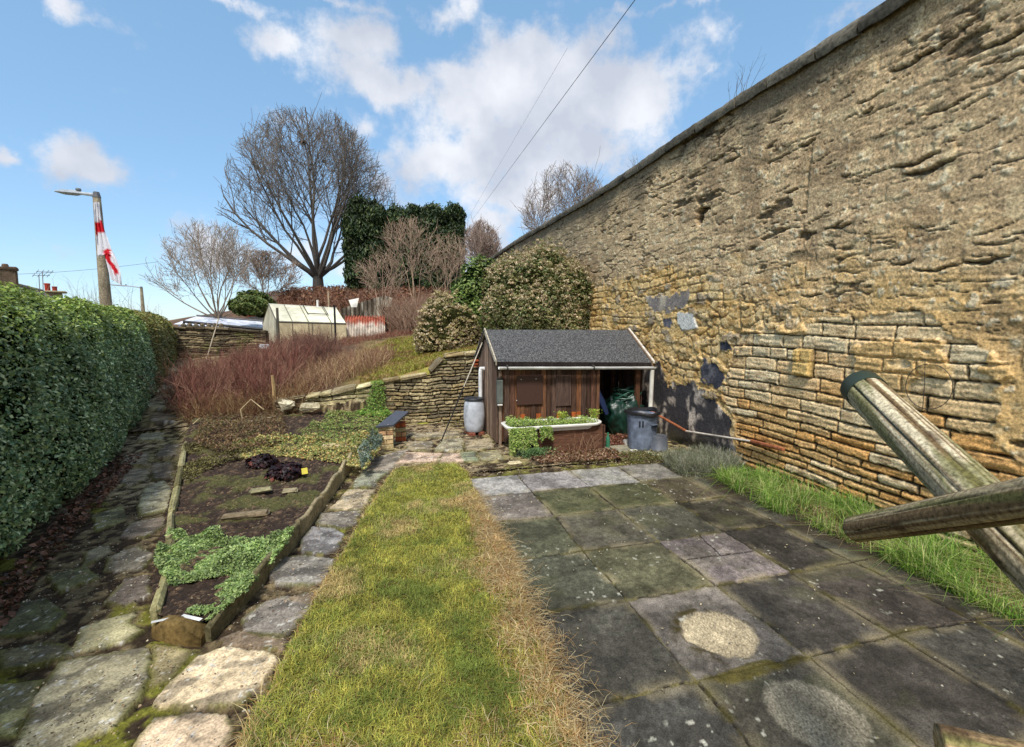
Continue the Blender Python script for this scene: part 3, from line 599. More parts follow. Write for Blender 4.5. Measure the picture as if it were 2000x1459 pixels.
    for mu,mv,Lm,th,sl,cv,sd in marks:
        i0=np.searchsorted(u[:,0],mu-Lm*.5);i1=np.searchsorted(u[:,0],mu+Lm*.5)
        if i1-i0<3: continue
        uu=u[i0:i1];v_=v[i0:i1];s=(uu-mu)/Lm;vc=mv-sl*(uu-mu)+cv*(s*s-.25)*Lm+.10*Lm*(vn(s*4+sd,s*0,3)-.5)
        w=th*np.clip(1-4*s*s,0,1)**.5+1e-4;dist=v_-vc;e=np.clip(1-4*s*s,0,1)
        gap=ss(-w-.006,-w*.8,dist)*ss(.003,-.003,dist)*ss(0,.2,e);lip=np.where(dist>0,np.exp(-dist/(th*5)),0)*ss(-.003,.003,dist)*ss(0,.4,e)
        d[i0:i1]+=lip*th*.45-gap*min(.035,th*2.2);cg=gap*.85;c[i0:i1]=c[i0:i1]*(1-cg[...,None])+srgb(46,38,30)*cg[...,None];cl=lip*.25*ss(.45,.6,n2[i0:i1]);c[i0:i1]=c[i0:i1]*(1-cl[...,None])+srgb(222,200,158)*cl[...,None]
    # vertical construction joint
    vj=np.abs(u-PX(1575,420,WX)[1]-wq*.15);m=ss(.03,.0,vj)*ss(2.3,2.6,v)*ss(4.3,4.1,v)*ss(.42,.55,n2);d-=m*.02;c=mixc(c,srgb(96,82,64)*one,m*.6)
    for (px,py,a,b) in [(1368,420,.05,.14),(1372,412,.09,.05)]:
        q=PX(px,py,WX);m=ss(1.1,.7,np.hypot((u-q[1])/(a*1.8),(v-q[2])/b)+wq2*.8);d-=m*.10;c=mixc(c,srgb(26,22,18)*one,m*.9)
    # ---- rubble zone
    m=ss(-.06,.10,sdpoly(u+wq*.6,v+wq2*.45,RUB))
    k,lu,wdt,lv,hv,sid=courses(v+.05*np.sin(u*1.7)+wq*.06,u+wq2*.1,[.14]*30,411,.16,.42)
    bx=rbox(lu,wdt,lv,hv,.05);f1,f2,idd=voro(u*4.3+wq*1.4,v*7.5+wq2*1.0,417);e=np.minimum(bx*14,(f2-f1)*1.6)
    e=np.where(vn(u*1.5,v*1.5,419)>.5,(f2-f1)*1.6,bx*18)
    stn=ss(.02,.34,e);rc=mixc(srgb(196,160,98)*one,srgb(222,196,148)*one,idd*.5+sid*.5)
    rc=mixc(rc,srgb(156,116,62)*one,ss(.5,.7,n2)*.7);rc=mixc(rc,srgb(132,124,112)*one,(idd>.93)*.7);rc=rc*(.55+.9*n3)[...,None];rc=mixc(srgb(84,66,44)*one,rc,.35+.65*stn)
    rz=-.015+stn*.03+(idd-.5)*.03+rough*.9;cov=ss(.46,.54,fbm(u*2.6,v*3,4,421));rz=rz+cov*.02*(1-stn);rc=mixc(rc,srgb(190,158,100)*(.6+.8*n3)[...,None],cov*(1-stn)*.8)
    d=d*(1-m)+rz*m;c=mixc(c,rc,m)
    # ---- exposed coursed stone
    sdA=sdpoly(u+wq*.28+wq2*.12,v+wq2*.16,ASH)
    vv=v+.012*np.sin(u*2.3)+.006*np.sin(u*7)-.018*(u-4)
    k,lu,wdt,lv,hv,sid=courses(vv+(fbm(u*5,v*5,2,431)-.5)*.015,u+(fbm(u*6,v*6,2,433)-.5)*.03,AH,437,.24,.78)
    q=rbox(lu,wdt,lv,hv,.010)+(fbm(u*26,v*26,2,439)-.5)*.014;stn=ss(.004,.014,q)
    s2=hsh(np.floor(sid*9973),k,441);s3=hsh(np.floor(sid*9973),k,443)
    lay=fbm(u*4+sid*60,v*34+sid*20,4,445,.6)
    bc=mixc(srgb(204,166,110)*one,srgb(238,210,162)*one,ss(.5,1.5,v+(s2-.5)*1.2));bc=mixc(bc,srgb(188,138,78)*one,ss(.58,.75,s3)*ss(2.1,.9,v+wq)*.75);bc=mixc(bc,srgb(204,190,156)*one,ss(.84,.88,s2)*.6)
    bc=bc*(.74+.5*s3)[...,None]*(.42+1.16*lay)[...,None];bc=mixc(bc,srgb(120,84,46)*one,ss(.55,.72,fbm(u*7,v*9,4,447))*.5);bc=bc*(.75+.5*n3)[...,None]
    bc=mixc(srgb(26,20,15)*one,bc*(1+.16*ss(.7,1.5,v))[...,None],.04+.96*stn)
    bz=-.024+stn*(.034+.016*(s2-.5))+(lay-.5)*.026*stn+(n3-.5)*.007+.003*ss(0,.03,q)
    m=ss(-.012,.004,sdA);d=d+(sdA<0)*ss(-.10,-.01,sdA)*.012
    d=d*(1-m)+bz*m;c=mixc(c,bc,m)
    # left over skins of render on the coursed stone
    sk=ss(.60,.63,fbm(u*1.7+3,v*2.4+1,4,451))*ss(.9,.5,np.abs(sdA))*m*ss(.9,1.2,v);d+=sk*.03;c=mixc(c,lo*(.6+.8*n3)[...,None],sk)
    # ---- black and pale render skins
    def skin(poly,col1,col2,th,w=.2,sc=3):
        nonlocal d,c
        s=sdpoly(u+wq*w+wq2*w*.7,v+wq2*w,poly);mm=ss(-.006,.006,s)
        a=fbm(u*sc*1.2,v*sc*.8,5,461);col=mixc(col1*one,col2*one,ss(.44,.66,a)*ss(.35,.6,fbm(u*9,v*6,3,463)));col=col*(.7+.6*n3)[...,None]
        d=d*(1-mm)+(th+(a-.5)*.02+(n3-.5)*.004)*mm;c=mixc(c,col,mm)
        ed=ss(.035,.0,np.abs(s+.012))*(1-mm);c=mixc(c,srgb(206,176,120)*one,ed*.5)
    skin(REN,srgb(64,61,62),srgb(196,182,166),.012,.34,3.4)
    skin(GREY1,srgb(126,118,112),srgb(178,166,146),.02);skin(WHT,srgb(196,194,186),srgb(222,220,212),.026,.05);skin(GREY2,srgb(62,62,70),srgb(96,94,98),.014);skin(GREY3,srgb(80,80,88),srgb(110,108,112),.014,.1);skin(GREY4,srgb(60,62,70),srgb(96,94,98),.014,.1)
    # stone corbel left standing proud
    a=PX(1556,680,WX);b=PX(1588,738,WX);s=rbox(u-b[1],np.full(sh,a[1]-b[1]),v-b[2],np.full(sh,a[2]-b[2]),.02);m=ss(-.002,.012,s);d+=m*.06;c=mixc(c,srgb(196,164,104)*(.55+.9*n3)[...,None],m)
    g=ss(-.03,-.004,s)*(1-m);c=mixc(c,srgb(36,28,20)*one,g*.8);d-=g*.01
    # stains at the foot
    gf=ss(.35,.0,v+wq*.3)*.5;c=mixc(c,srgb(84,78,48)*one,gf)
    c=c*np.minimum(1.2,.80/np.maximum(c.max(-1,keepdims=True),1e-4));return d,c
M_wall=vmat('weathered_stone',scale=46,amt=.6,bump=1,bscale=60,dist=.008,rough=.95,spec=.15)
u=[-3.];
while u[-1]<23.4:
    y=u[-1];u.append(y+(.05 if y<1.9 else .0105*max(1,(y/4.6))**1.75))
u=np.array(u);vN=400;vs=np.linspace(0,1,vN)
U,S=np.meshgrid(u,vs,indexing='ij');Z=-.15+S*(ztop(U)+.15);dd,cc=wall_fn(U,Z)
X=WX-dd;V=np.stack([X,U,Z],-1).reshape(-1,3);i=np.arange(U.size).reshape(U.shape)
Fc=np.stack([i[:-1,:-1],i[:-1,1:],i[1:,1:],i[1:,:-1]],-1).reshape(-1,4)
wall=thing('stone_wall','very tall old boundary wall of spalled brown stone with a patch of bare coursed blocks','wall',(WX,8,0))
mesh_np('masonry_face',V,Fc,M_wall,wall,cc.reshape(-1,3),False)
b=MB();n=len(TOPY)
for q in range(n-1):
    y0,y1,z0,z1_=TOPY[q],TOPY[q+1],TOPZ[q],TOPZ[q+1]
    y0=max(y0,-3);y1=min(y1,23.4)
    if y1<=y0: continue
    b.add([(WX+.12,y0,-.3),(WX+.55,y0,-.3),(WX+.55,y1,-.3),(WX+.12,y1,-.3),(WX+.12,y0,z0),(WX+.55,y0,z0),(WX+.55,y1,z1_),(WX+.12,y1,z1_)],[(4,5,6,7),(0,4,7,3),(1,2,6,5),(0,1,5,4),(3,7,6,2)],srgb(110,98,80))
b.add([(WX-.02,23.35,-.3),(WX+.55,23.35,-.3),(WX+.55,23.35,5.45),(WX-.02,23.35,5.45)],[(0,1,2,3)],srgb(110,98,80))
b.build('masonry_core',M_wall,wall)
# coping: rounded worn stones
b=MB();y=-3.
while y<23.3:
    L=random.uniform(.45,.95);y1=min(y+L,23.4);za=float(ztop(y));zb=float(ztop(y1));r=random.uniform(-.012,.012)
    prof=[(-.07+r,-.08),(-.09+r,-.01),(-.075+r,.055),(-.01,.10+r),(.12,.13+r),(.30,.125),(.47,.08),(.56,.0),(.56,-.05)]
    ns=max(2,int(L/.12));vs_=[];fs_=[]
    for s in range(ns+1):
        t=s/ns;yy=y+.012+(y1-y-.024)*t;zz=za+(zb-za)*t
        for (a,c_) in prof: vs_.append((WX+a+random.uniform(-.010,.010),yy,zz+c_+random.uniform(-.010,.010)))
    m_=len(prof)
    for s in range(ns):
        for e in range(m_-1): fs_.append((s*m_+e,s*m_+e+1,(s+1)*m_+e+1,(s+1)*m_+e))
    fs_.append(tuple(range(m_-1,-1,-1)));fs_.append(tuple(ns*m_+e for e in range(m_)))
    g=random.uniform(.75,1.3);b.add(vs_,fs_,srgb(96,90,78)*g);y=y1
b.build('coping',vmat('coping_stone',scale=22,amt=.6,bump=.9,dist=.012,big=3),wall,True)
# ================================================================ VEGETATION
M_leaf=vmat('leaf',scale=5,amt=.15,bump=0,rough=.5,spec=.35,trans=.18)
M_core=vmat('hedge_core',scale=18,amt=.8,bump=1,dist=.05,rough=1,spec=0)
M_twig=vmat('twig',scale=6,amt=.25,bump=0,rough=.9,spec=.1)
M_bark=vmat('bark',scale=9,amt=.4,bump=.6,dist=.02,rough=.95,stretch=(1,1,.3))
def colmix(n,sets,sp=.2,w=None):
    A=np.array([srgb(*s) for s in sets]);i=rng.choice(len(A),n,p=w);return A[i]*rng.uniform(1-sp,1+sp,(n,1))
# hedge cross section: list of (outward offset to the left w, height fraction h)
SEC=[(.16,.02),(.02,.12),(-.02,.3),(.0,.5),(.06,.7),(.14,.85),(.30,.955),(.52,1.0),(.9,1.01),(1.25,.98),(1.42,.88),(1.5,.6),(1.45,.02)]
def hedge_pt(s,y,endr0=None,endr1=None):
    """s in 0..1 along section -> position + normal"""
    a=np.array(SEC);L=np.concatenate([[0],np.cumsum(np.hypot(np.diff(a[:,0]),np.diff(a[:,1]*2.2)))]);L/=L[-1]
    w=np.interp(s,L,a[:,0]);h=np.interp(s,L,a[:,1]);e=.01
    dw=np.interp(np.clip(s+e,0,1),L,a[:,0])-np.interp(np.clip(s-e,0,1),L,a[:,0]);dh=(np.interp(np.clip(s+e,0,1),L,a[:,1])-np.interp(np.clip(s-e,0,1),L,a[:,1]))*2.2
    k=np.ones_like(y)
    if endr0 is not None: k=np.minimum(k,np.sqrt(np.clip(1-np.clip((endr0+.35-y)/.35,0,1)**2,0,1)))
    if endr1 is not None: k=np.minimum(k,np.sqrt(np.clip(1-np.clip((y-(endr1-.5))/.5,0,1)**2,0,1)))
    w=.75+(w-.75)*k
    zb=zt(hedge_x(y)-.5,y);top=2.37+(fbm(y*.6,y*0+3,3,501)-.5)*.07
    bump=(fbm(y*1.7,s*9,3,503)-.5)*.20+(fbm(y*6,s*28,3,505)-.5)*.15
    P=np.stack([hedge_x(y)-w,y,zb+(top-zb)*h*(.72+.28*k)],-1);nn=np.stack([dh,np.full_like(dh,.28)*dh,-(-dw)],-1)
    nn=norm(np.stack([dh,dh*.28,dw],-1));P=P+nn*bump[...,None]
    return P,nn
def make_hedge(name,label,y0,y1,nl,size,cols,topc,core,s0,s1):
    t=thing(name,label,'hedge',(float(hedge_x((y0+y1)/2))-.7,(y0+y1)/2,z1(-4,(y0+y1)/2)))
    S,Yg=np.meshgrid(np.linspace(0,1,60),np.linspace(y0,y1,int((y1-y0)/.09)),indexing='ij')
    P,N=hedge_pt(S,Yg,*s0);P=P-N*.07;i=np.arange(S.size).reshape(S.shape)
    Fc=np.stack([i[:-1,:-1],i[1:,:-1],i[1:,1:],i[:-1,1:]],-1).reshape(-1,4)
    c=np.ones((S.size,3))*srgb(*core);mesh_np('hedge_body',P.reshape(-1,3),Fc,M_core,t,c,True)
    # more leaves close to the viewer
    y=y0+(y1-y0)*rng.random(nl)**s1;s=rng.random(nl)*.84
    P,N=hedge_pt(s,y,*s0);P=P+N*rng.uniform(-.07,.045,nl)[:,None]
    d=np.linalg.norm(P-np.array([0,0,2.]),axis=1);sz=size*(.55+.95*rng.random(nl))*(.8+.055*d)
    V,Fc=leaves(P,N*.55+np.array([0.15,-.1,.55]),sz,jit=.55,elong=.58)
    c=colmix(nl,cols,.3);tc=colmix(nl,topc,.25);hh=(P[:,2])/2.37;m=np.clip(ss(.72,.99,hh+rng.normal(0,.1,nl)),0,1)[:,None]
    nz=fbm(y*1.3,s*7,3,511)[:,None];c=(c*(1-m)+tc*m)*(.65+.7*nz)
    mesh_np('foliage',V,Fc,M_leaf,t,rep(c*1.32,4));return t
make_hedge('hedge','tall clipped dark green hedge with small glossy leaves along the flagged path',-2,12.7,180000,.034,[(104,128,84),(82,108,74),(132,150,98),(166,180,140),(90,114,84)],[(122,140,58),(104,130,52),(140,150,74)],(22,32,18),(None,12.7),1.25)  # very dark core colour paints the shade seen between the leaves
make_hedge('hedge','clipped olive brown hedge beyond the dark green one, rounded off at the back wall',12.2,18.4,42000,.036,[(118,116,66),(104,98,58),(134,122,78),(92,100,52)],[(134,126,74),(112,120,56)],(62,56,34),(12.2,18.4),1.0)
# ---- bare trees
def in_env(p,env):
    bx,by,z0,zc,z1_,w=env;dz=p[2]-zc
    hz=(z1_-zc) if dz>0 else (zc-z0);q=(dz/hz)**2+((p[0]-bx)**2+(p[1]-by)**2)/(w*w);return q<1
def bare_tree(label,base,height,width,nst,seed,col,name='bare_tree',rt=.25,levels=4,dens=1.,zc=.5,trunk=.12,spread=60,twr=.012,group=None,up=.10,twc=None,cat='tree'):
    rd=random.Random(seed);env=(base[0],base[1],base[2]-.05*height,base[2]+height*zc,base[2]+height,width/2)
    segs=[];tw=[]
    def br(p,d,L,r,lv):
        n=max(2,int(L/(.09*height/ (1+lv*.6))));st=L/n;p=Vector(p);d=Vector(d)
        for i in range(n):
            wob=.10+.05*lv
            d=(d+Vector((rd.gauss(0,wob),rd.gauss(0,wob),rd.gauss(0,wob)*.5+up*(1.1 if lv<2 else .8)))).normalized();q=p+d*st
            r1=r*(1-(1.5/n if lv==0 else .9/n)) if i<n-1 else r*.4
            if not in_env(q,env):
                if lv==0 or i==0 or rd.random()<.8: return
            (segs if r>twr*1.8 else tw).append((p[:],q[:],max(r,twr),max(r1,twr*.7)))
            if lv<levels:
                k=[2,2,2,2,1][lv]*dens;k=int(k)+(rd.random()<k-int(k))
                if lv==0 and i<n*.15: k=0
                for _ in range(k):
                    a=R(rd.uniform(22,42));ph=rd.uniform(0,2*math.pi);ax=d.orthogonal().normalized();ax.rotate(Matrix.Rotation(ph,3,d));nd_=d.copy();nd_.rotate(Matrix.Rotation(a,3,ax))
                    br(q,nd_,L*rd.uniform(.34,.6)*(1-.35*i/n),r1*rd.uniform(.42,.6),lv+1)
            p=q;r=r1
    b=Vector(base);tz=height*trunk;segs.append((base,(b+Vector((0,0,tz)))[:],rt*1.25,rt))
    for k in range(nst):
        ph=2*math.pi*(k*.381966)+rd.uniform(-.3,.3);an=R(spread*((k+.5)/nst)**.75);d=Vector((math.sin(an)*math.cos(ph),math.sin(an)*math.sin(ph),math.cos(an)))
        br(b+Vector((0,0,tz*rd.uniform(.7,1.1))),d,height*(.98 if an<.5 else .8),rt*rd.uniform(.36,.52),0)
    t=thing(name,label,cat,base,group)
    def em(nm,S,sides,cc):
        if not S: return
        a=np.array([s[0] for s in S]);b_=np.array([s[1] for s in S]);r0=np.array([s[2] for s in S]);r1=np.array([s[3] for s in S])
        V,Fc=tubes_np(a,b_,r0,r1,sides);mesh_np(nm,V,Fc,M_bark,t,np.ones((len(V),3))*srgb(*cc)*rep(rng.uniform(.75,1.2,(len(S),1)),2*sides))
    em('trunk',segs,6,col);em('crown',tw,3,twc or col);return len(segs)+len(tw)
TB=PY(622,566,34)
nseg=[]
nseg.append(bare_tree('large bare tree with a broad fan shaped crown on the brow of the bank',(TB[0],TB[1],TB[2]-.3),11.9,11.4,15,8,(88,82,76),rt=.34,levels=3,dens=.98,zc=.33,spread=72,twr=.0125,up=.085,trunk=.10,twc=(124,116,110)))
# nests
for (px,py,r,lb) in [(591,279,.22,'larger dark twig nest near the top of the big bare tree'),(633,315,.13,'smaller dark twig nest lower in the middle of the big bare tree')]:
    b=MB();q=PY(px,py,33.6)
    b.lathe(q[0],q[1],[(.05,q[2]-r*.7),(r*.8,q[2]-r*.4),(r,q[2]),(r*.8,q[2]+r*.35),(.1,q[2]+r*.4)],9,srgb(50,38,30),cap=True)
    tag(b.build('bird_nest',M_bark),lb,'bird nest',group='nests in the big bare tree')
q=PY(425,618,26);nseg.append(bare_tree('small spreading bare tree behind the back wall, left of the large tree',(q[0],26,1.9),5.3,5.6,11,31,(136,120,104),rt=.10,levels=3,dens=.8,zc=.42,spread=78,twr=.0085,up=.09,twc=(160,148,136)))
q=PY(520,600,31);nseg.append(bare_tree('faint low bare tree between the small spreading tree and the large one',(q[0],31,3.2),3.4,5.0,7,12,(130,112,96),rt=.08,levels=3,dens=.9,spread=80,twr=.011,twc=(150,132,118)))
q=PY(1100,520,27);nseg.append(bare_tree('bare tree showing over the top of the tall stone wall',(q[0]+.1,27,3),8.9,5.4,10,13,(126,114,102),rt=.09,levels=3,dens=.95,zc=.62,spread=50,twr=.011,up=.06,twc=(148,134,124)))
q=PY(940,600,25);nseg.append(bare_tree('thin upright bare tree between the conifers and the tall wall',(q[0],25,2.6),5.2,2.6,9,14,(140,120,106),rt=.06,levels=3,dens=.9,spread=30,twr=.010,up=.10,twc=(158,138,126)))
for k,(px,h,w,lb) in enumerate([(745,3.4,3.2,'pale twiggy sapling in front of the left hand conifer'),(812,5.0,4.6,'pale many stemmed bare tree in front of the wide clipped conifers'),(880,4.3,3.0,'pale bare sapling in front of the right hand edge of the conifers')]):
    q=PY(px,610,23);nseg.append(bare_tree(lb,(q[0],23,z1(q[0],23)),h,w,7,20+k,(170,148,124),rt=.055,levels=3,dens=.55,spread=50,twr=.008,up=.07,twc=(172,148,128)))

# ---- conifers
def conifer(label,x0,x1,y,z0,ztops,n,seed):
    t=thing('conifer',label,'tree',((x0+x1)/2,y,z0),'dark conifers on the bank');rx=(x1-x0)/2;cx=(x0+x1)/2
    xs=np.linspace(x0,x1,len(ztops))
    def surf(a,h):
        x=cx+rx*np.sign(np.cos(a))*np.abs(np.cos(a))**.6;yy=y+1.4*np.sign(np.sin(a))*np.abs(np.sin(a))**.6
        zz=z0+(np.interp(x,xs,ztops)-z0)*h;return x,yy,zz
    a=rng.uniform(math.pi,2*math.pi,n);h=rng.random(n)**.85;k=rng.random(n)<.2;sc=np.where(k,rng.random(n),1)
    x,yy,zz=surf(a,np.where(k,1,h));x=cx+(x-cx)*sc;yy=y+(yy-y)*sc;zz=np.where(k,z0+(np.interp(x,xs,ztops)-z0)+np.abs(rng.normal(0,.16,n))-.45+.45*(fbm(x*3.2,yy,3,seed)-.5)*2,zz)
    nz=fbm(x*1.1,zz*1.1,4,seed+3);off=(nz-.5)*.9;P=np.stack([x+np.cos(a)*off*.5,yy+np.sin(a)*off,zz],1)+rng.normal(0,.09,(n,3))
    N=norm(np.stack([np.cos(a),np.sin(a),np.full(n,.4)],1));V,Fc=leaves(P,N,rng.uniform(.16,.34,n),jit=.7,elong=.4,dirn=np.array([[0,0,1.]])*np.ones((n,3))+N*.6)
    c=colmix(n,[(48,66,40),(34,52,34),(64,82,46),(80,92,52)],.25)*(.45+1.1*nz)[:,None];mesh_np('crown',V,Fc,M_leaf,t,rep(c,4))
    A,Hh=np.meshgrid(np.linspace(0,2*math.pi,40),np.linspace(0,1,14),indexing='ij');x,yy,zz=surf(A,Hh);x=cx+(x-cx)*.86;yy=y+(yy-y)*.75;P=np.stack([x,yy,z0+(zz-z0)*.93],-1)
    i=np.arange(A.size).reshape(A.shape);Fc=np.stack([i[:-1,:-1],i[1:,:-1],i[1:,1:],i[:-1,1:]],-1).reshape(-1,4);V=P.reshape(-1,3)
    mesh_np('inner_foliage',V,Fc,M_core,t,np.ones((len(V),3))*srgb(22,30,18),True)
    b=MB();b.tube([(cx,y,z0-1),(cx,y,z0+2.5)],[.2,.14],8,srgb(80,64,50));b.build('trunk',M_bark,t)
def PYx(px,Y): return PY(px,600,Y)[0]
Yc=33
zz_=lambda py,px=780:PY(px,py,Yc)[2]
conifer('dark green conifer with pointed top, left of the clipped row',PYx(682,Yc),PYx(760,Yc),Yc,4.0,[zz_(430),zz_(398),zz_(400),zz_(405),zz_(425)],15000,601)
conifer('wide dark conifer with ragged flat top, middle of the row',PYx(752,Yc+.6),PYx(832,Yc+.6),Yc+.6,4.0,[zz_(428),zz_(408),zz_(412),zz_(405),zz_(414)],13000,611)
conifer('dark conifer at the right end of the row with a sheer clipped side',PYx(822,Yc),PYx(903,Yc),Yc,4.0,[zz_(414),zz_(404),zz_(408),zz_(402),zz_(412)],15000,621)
# round green bush near the back wall
def leafball(name,label,cat,c0,rad,n,size,cols,seed,core=(40,44,24),lump=.35,group=None,clus=None,t=None,pname='foliage',elong=.6,zmin=None):
    t=t or thing(name,label,cat,(c0[0],c0[1],c0[2]-rad[2]),group);c0=np.array(c0);rad=np.array(rad)
    A,B=np.meshgrid(np.linspace(0,2*math.pi,48),np.linspace(-1.0,1.5707,24),indexing='ij')
    D=np.stack([np.cos(B)*np.cos(A),np.cos(B)*np.sin(A),np.sin(B)],-1);rr=1+lump*(fbm(D[...,0]*2.2+5+D[...,2],D[...,1]*2.2+D[...,2]*1.7,3,seed)-.5)*2
    P=c0+D*rad*(rr*.88)[...,None];i=np.arange(A.size).reshape(A.shape);Fc=np.stack([i[:-1,:-1],i[1:,:-1],i[1:,1:],i[:-1,1:]],-1).reshape(-1,4)
    mesh_np('inner_foliage',P.reshape(-1,3),Fc,M_core,t,np.ones((A.size,3))*srgb(*core),True)
    m=n if clus is None else clus[0];D=norm(rng.normal(size=(m,3)));D[:,2]=np.abs(D[:,2])*1.5-.75;D=norm(D)
    rr=1+lump*(fbm(D[:,0]*2.2+5+D[:,2],D[:,1]*2.2+D[:,2]*1.7,3,seed)-.5)*2;Pc=c0+D*rad*(rr*rng.uniform(.92,1.05,m))[:,None]
    if clus is None:
        V,Fc=leaves(Pc,D+np.array([0,-.2,.5]),rng.uniform(.7,1.3,n)*size,jit=.6,elong=elong);c=colmix(n,cols,.25)*(.6+.8*fbm(Pc[:,0]*3,Pc[:,2]*3,3,seed+1))[:,None]
    else:
        k=clus[1];cr=clus[2];q=norm(rng.normal(size=(m*k,3)));q[:,2]=np.abs(q[:,2]);Pp=rep(Pc,k)+q*cr*rng.uniform(.6,1,(m*k,1));V,Fc=leaves(Pp,q,rng.uniform(.7,1.3,m*k)*size,jit=.5,elong=elong)
        c=rep(colmix(m,cols,.2),k)*rng.uniform(.7,1.2,(m*k,1))
    mesh_np(pname,V,Fc,M_leaf,t,rep(c,4));return t
q=PY(492,592,24);leafball('bush','small rounded green bush beside the red roof behind the greenhouse','bush',(q[0],24,q[2]-.15),(.85,.7,.6),5000,.14,[(84,100,44),(64,84,36),(104,112,56)],701)
# flowered shrub mounds behind the shed
FB=[(206,184,150),(190,168,130),(214,196,160),(160,148,104),(150,144,94),(120,126,76)]
q=PY(1062,590,11.6);t=leafball('shrub','large mounded olive shrub covered in dried beige flower heads behind the shed roof','shrub',(q[0],11.6,2.55),(1.58,1.25,1.36),0,.045,FB,711,clus=(3600,13,.065),core=(58,60,34),lump=.28,pname='flower_heads')
leafball(None,None,None,(q[0],11.6,2.42),(1.56,1.22,1.34),16000,.06,[(124,130,80),(100,114,66),(146,142,98)],711,core=(58,60,34),lump=.28,t=t)
q=PY(1170,620,11.3);leafball('shrub','low dark green tail of foliage between the mounded shrub and the tall wall','shrub',(q[0]-.1,11.0,1.9),(.75,.6,.75),9000,.05,[(94,100,56),(120,112,72),(70,84,44),(150,134,96)],717,core=(50,52,30))
q=PY(880,612,12.2);leafball('shrub','smaller beige flowered shrub at the top of the grass bank','shrub',(q[0]-.05,12.0,1.95),(.82,.6,.86),0,.045,FB[:5]+[(190,176,120)],721,clus=(1500,13,.06),core=(60,62,36),pname='flower_heads')
q=PY(952,580,12.6);leafball('laurel','bright green broad leaved shrub between the two beige flowered shrubs','shrub',(q[0]-.35,12.1,2.45),(.85,.6,1.2),8500,.10,[(96,120,54),(116,138,66),(74,100,48),(136,150,84)],731,core=(30,44,20),elong=.5,lump=.45)
q=PY(985,530,13);leafball('laurel','tall leafy top of green shrub against the end of the tall wall','shrub',(q[0]+.1,13.2,2.9),(.75,.55,.75),4500,.10,[(80,112,42),(100,130,52),(60,92,40)],733,core=(30,44,20),elong=.5,lump=.4)
# ---- twig thickets
def thicket(name,label,cat,pts,h,lean,r,cols,segs=4,side=2,kind=None,bias=(0,0),mat=None,group=None):
    n=len(pts);P=np.array(pts,float);a=rng.uniform(0,2*math.pi,n);D=np.stack([np.cos(a),np.sin(a),np.zeros(n)],1)+np.array([bias[0],bias[1],0]);ln=np.abs(rng.normal(0,lean,n))[:,None];hh=(np.asarray(h)*rng.uniform(.55,1.15,n))[:,None]
    c=colmix(n,cols,.22);V_=[];F_=[];C_=[];nb=0;p=P.copy();dirn=norm(np.array([[0,0,1.]])+D*ln)
    def emit(a0,a1,r0,r1,c_):
        nonlocal nb
        V,Fc=tubes_np(a0,a1,r0,r1);V_.append(V);F_.append(Fc+nb);C_.append(rep(c_,6));nb+=len(V)
    for s in range(segs):
        q=p+dirn*hh/segs;r0=r*(1-s/segs*.6);emit(p,q,r0,r0*.85,c)
        for _ in range(side):
            if s>0:
                dd=norm(dirn+rng.normal(0,.5,(n,3)));emit(q,q+dd*hh*rng.uniform(.12,.3,(n,1)),r0*.6,r0*.35,c*rng.uniform(.9,1.25,(n,1)))
        p=q;dirn=norm(dirn+rng.normal(0,.14,(n,3))+D*.06)
    o=mesh_np(name,np.concatenate(V_),np.concatenate(F_),mat or M_twig,None,np.concatenate(C_));return tag(o,label,cat,group,kind)
def clump(p,nc):
    ce=p[rng.choice(len(p),nc)];k=rng.integers(0,nc,len(p));q=ce[k]+np.column_stack([rng.normal(0,.13,(len(p),2)),np.zeros(len(p))]);q[:,2]=zt(q[:,0],q[:,1]);return q,rng.uniform(.55,1.25,nc)[k]
def area(poly,n,dz=0):
    p=in_poly_pts(poly,n);return np.column_stack([p,zt(p[:,0],p[:,1])+dz])
p=area([(-3.7,9.9),(-4.7,12.0),(-4.2,13.0),(-2.7,13.4),(-2.0,12.0),(-2.1,10.1)],3600);p,ch=clump(p,110)
thicket('dogwood','dense thicket of deep red dogwood stems on the slope above the bed','shrub',p,.78*ch,.5,.0055,[(134,86,76),(112,74,66),(150,106,92),(102,70,62),(170,134,112)],kind='stuff')
p=area([(-2.6,12.5),(-3.4,15.6),(-1.5,16.3),(-1.8,15),(-1.6,12.6)],2600);p,ch2=clump(p,80)
thicket('dogwood','dusky brown twigs of the thicket in front of the greenhouse and the rusty shelter','shrub',p,.72*ch2,.5,.006,[(128,92,80),(110,80,70),(146,108,92),(100,80,72)],kind='stuff')
p=area([(-2.1,10.2),(-2.3,12.3),(-.3,13),(.15,12.2),(-.3,10.6)],2600)
thicket('dry_stalks','straw coloured dead stalks beside the stone terrace','dead plants',p[:1500],.45,.5,.005,[(170,136,106),(140,108,88),(124,92,76),(196,170,130)],kind='stuff')
p=area([(-3.6,9.5),(-3.9,10.4),(-1.7,10.2),(-1.6,9.4)],1500)
thicket('bramble','tangle of low brown bramble stems at the foot of the red thicket','bramble',p,.4,.9,.0045,[(150,116,84),(112,78,60),(96,66,54),(176,150,110)],kind='stuff')
p=area([(-7.2,30),(-9,34),(5,34.5),(4,24),(1.0,21),(.2,24),(-2,28)],5200)
thicket('bramble','brown winter bramble covering the hillside below the conifers','bramble',p,.75,.6,.016,[(150,112,92),(128,94,78),(168,132,110),(112,82,66)],kind='stuff')
p=area([(.3,18.2),(-.3,21),(4.4,22),(4.6,14.5),(2.2,14.5)],4200)
thicket('bramble','pinkish brown twiggy scrub above the grass bank','bramble',p,1.15,.5,.0085,[(156,126,106),(138,110,92),(176,150,128),(116,92,76)],kind='stuff')
p=area([(-1.6,16.8),(-1.8,18.2),(.6,18.6),(1.0,17)],900)
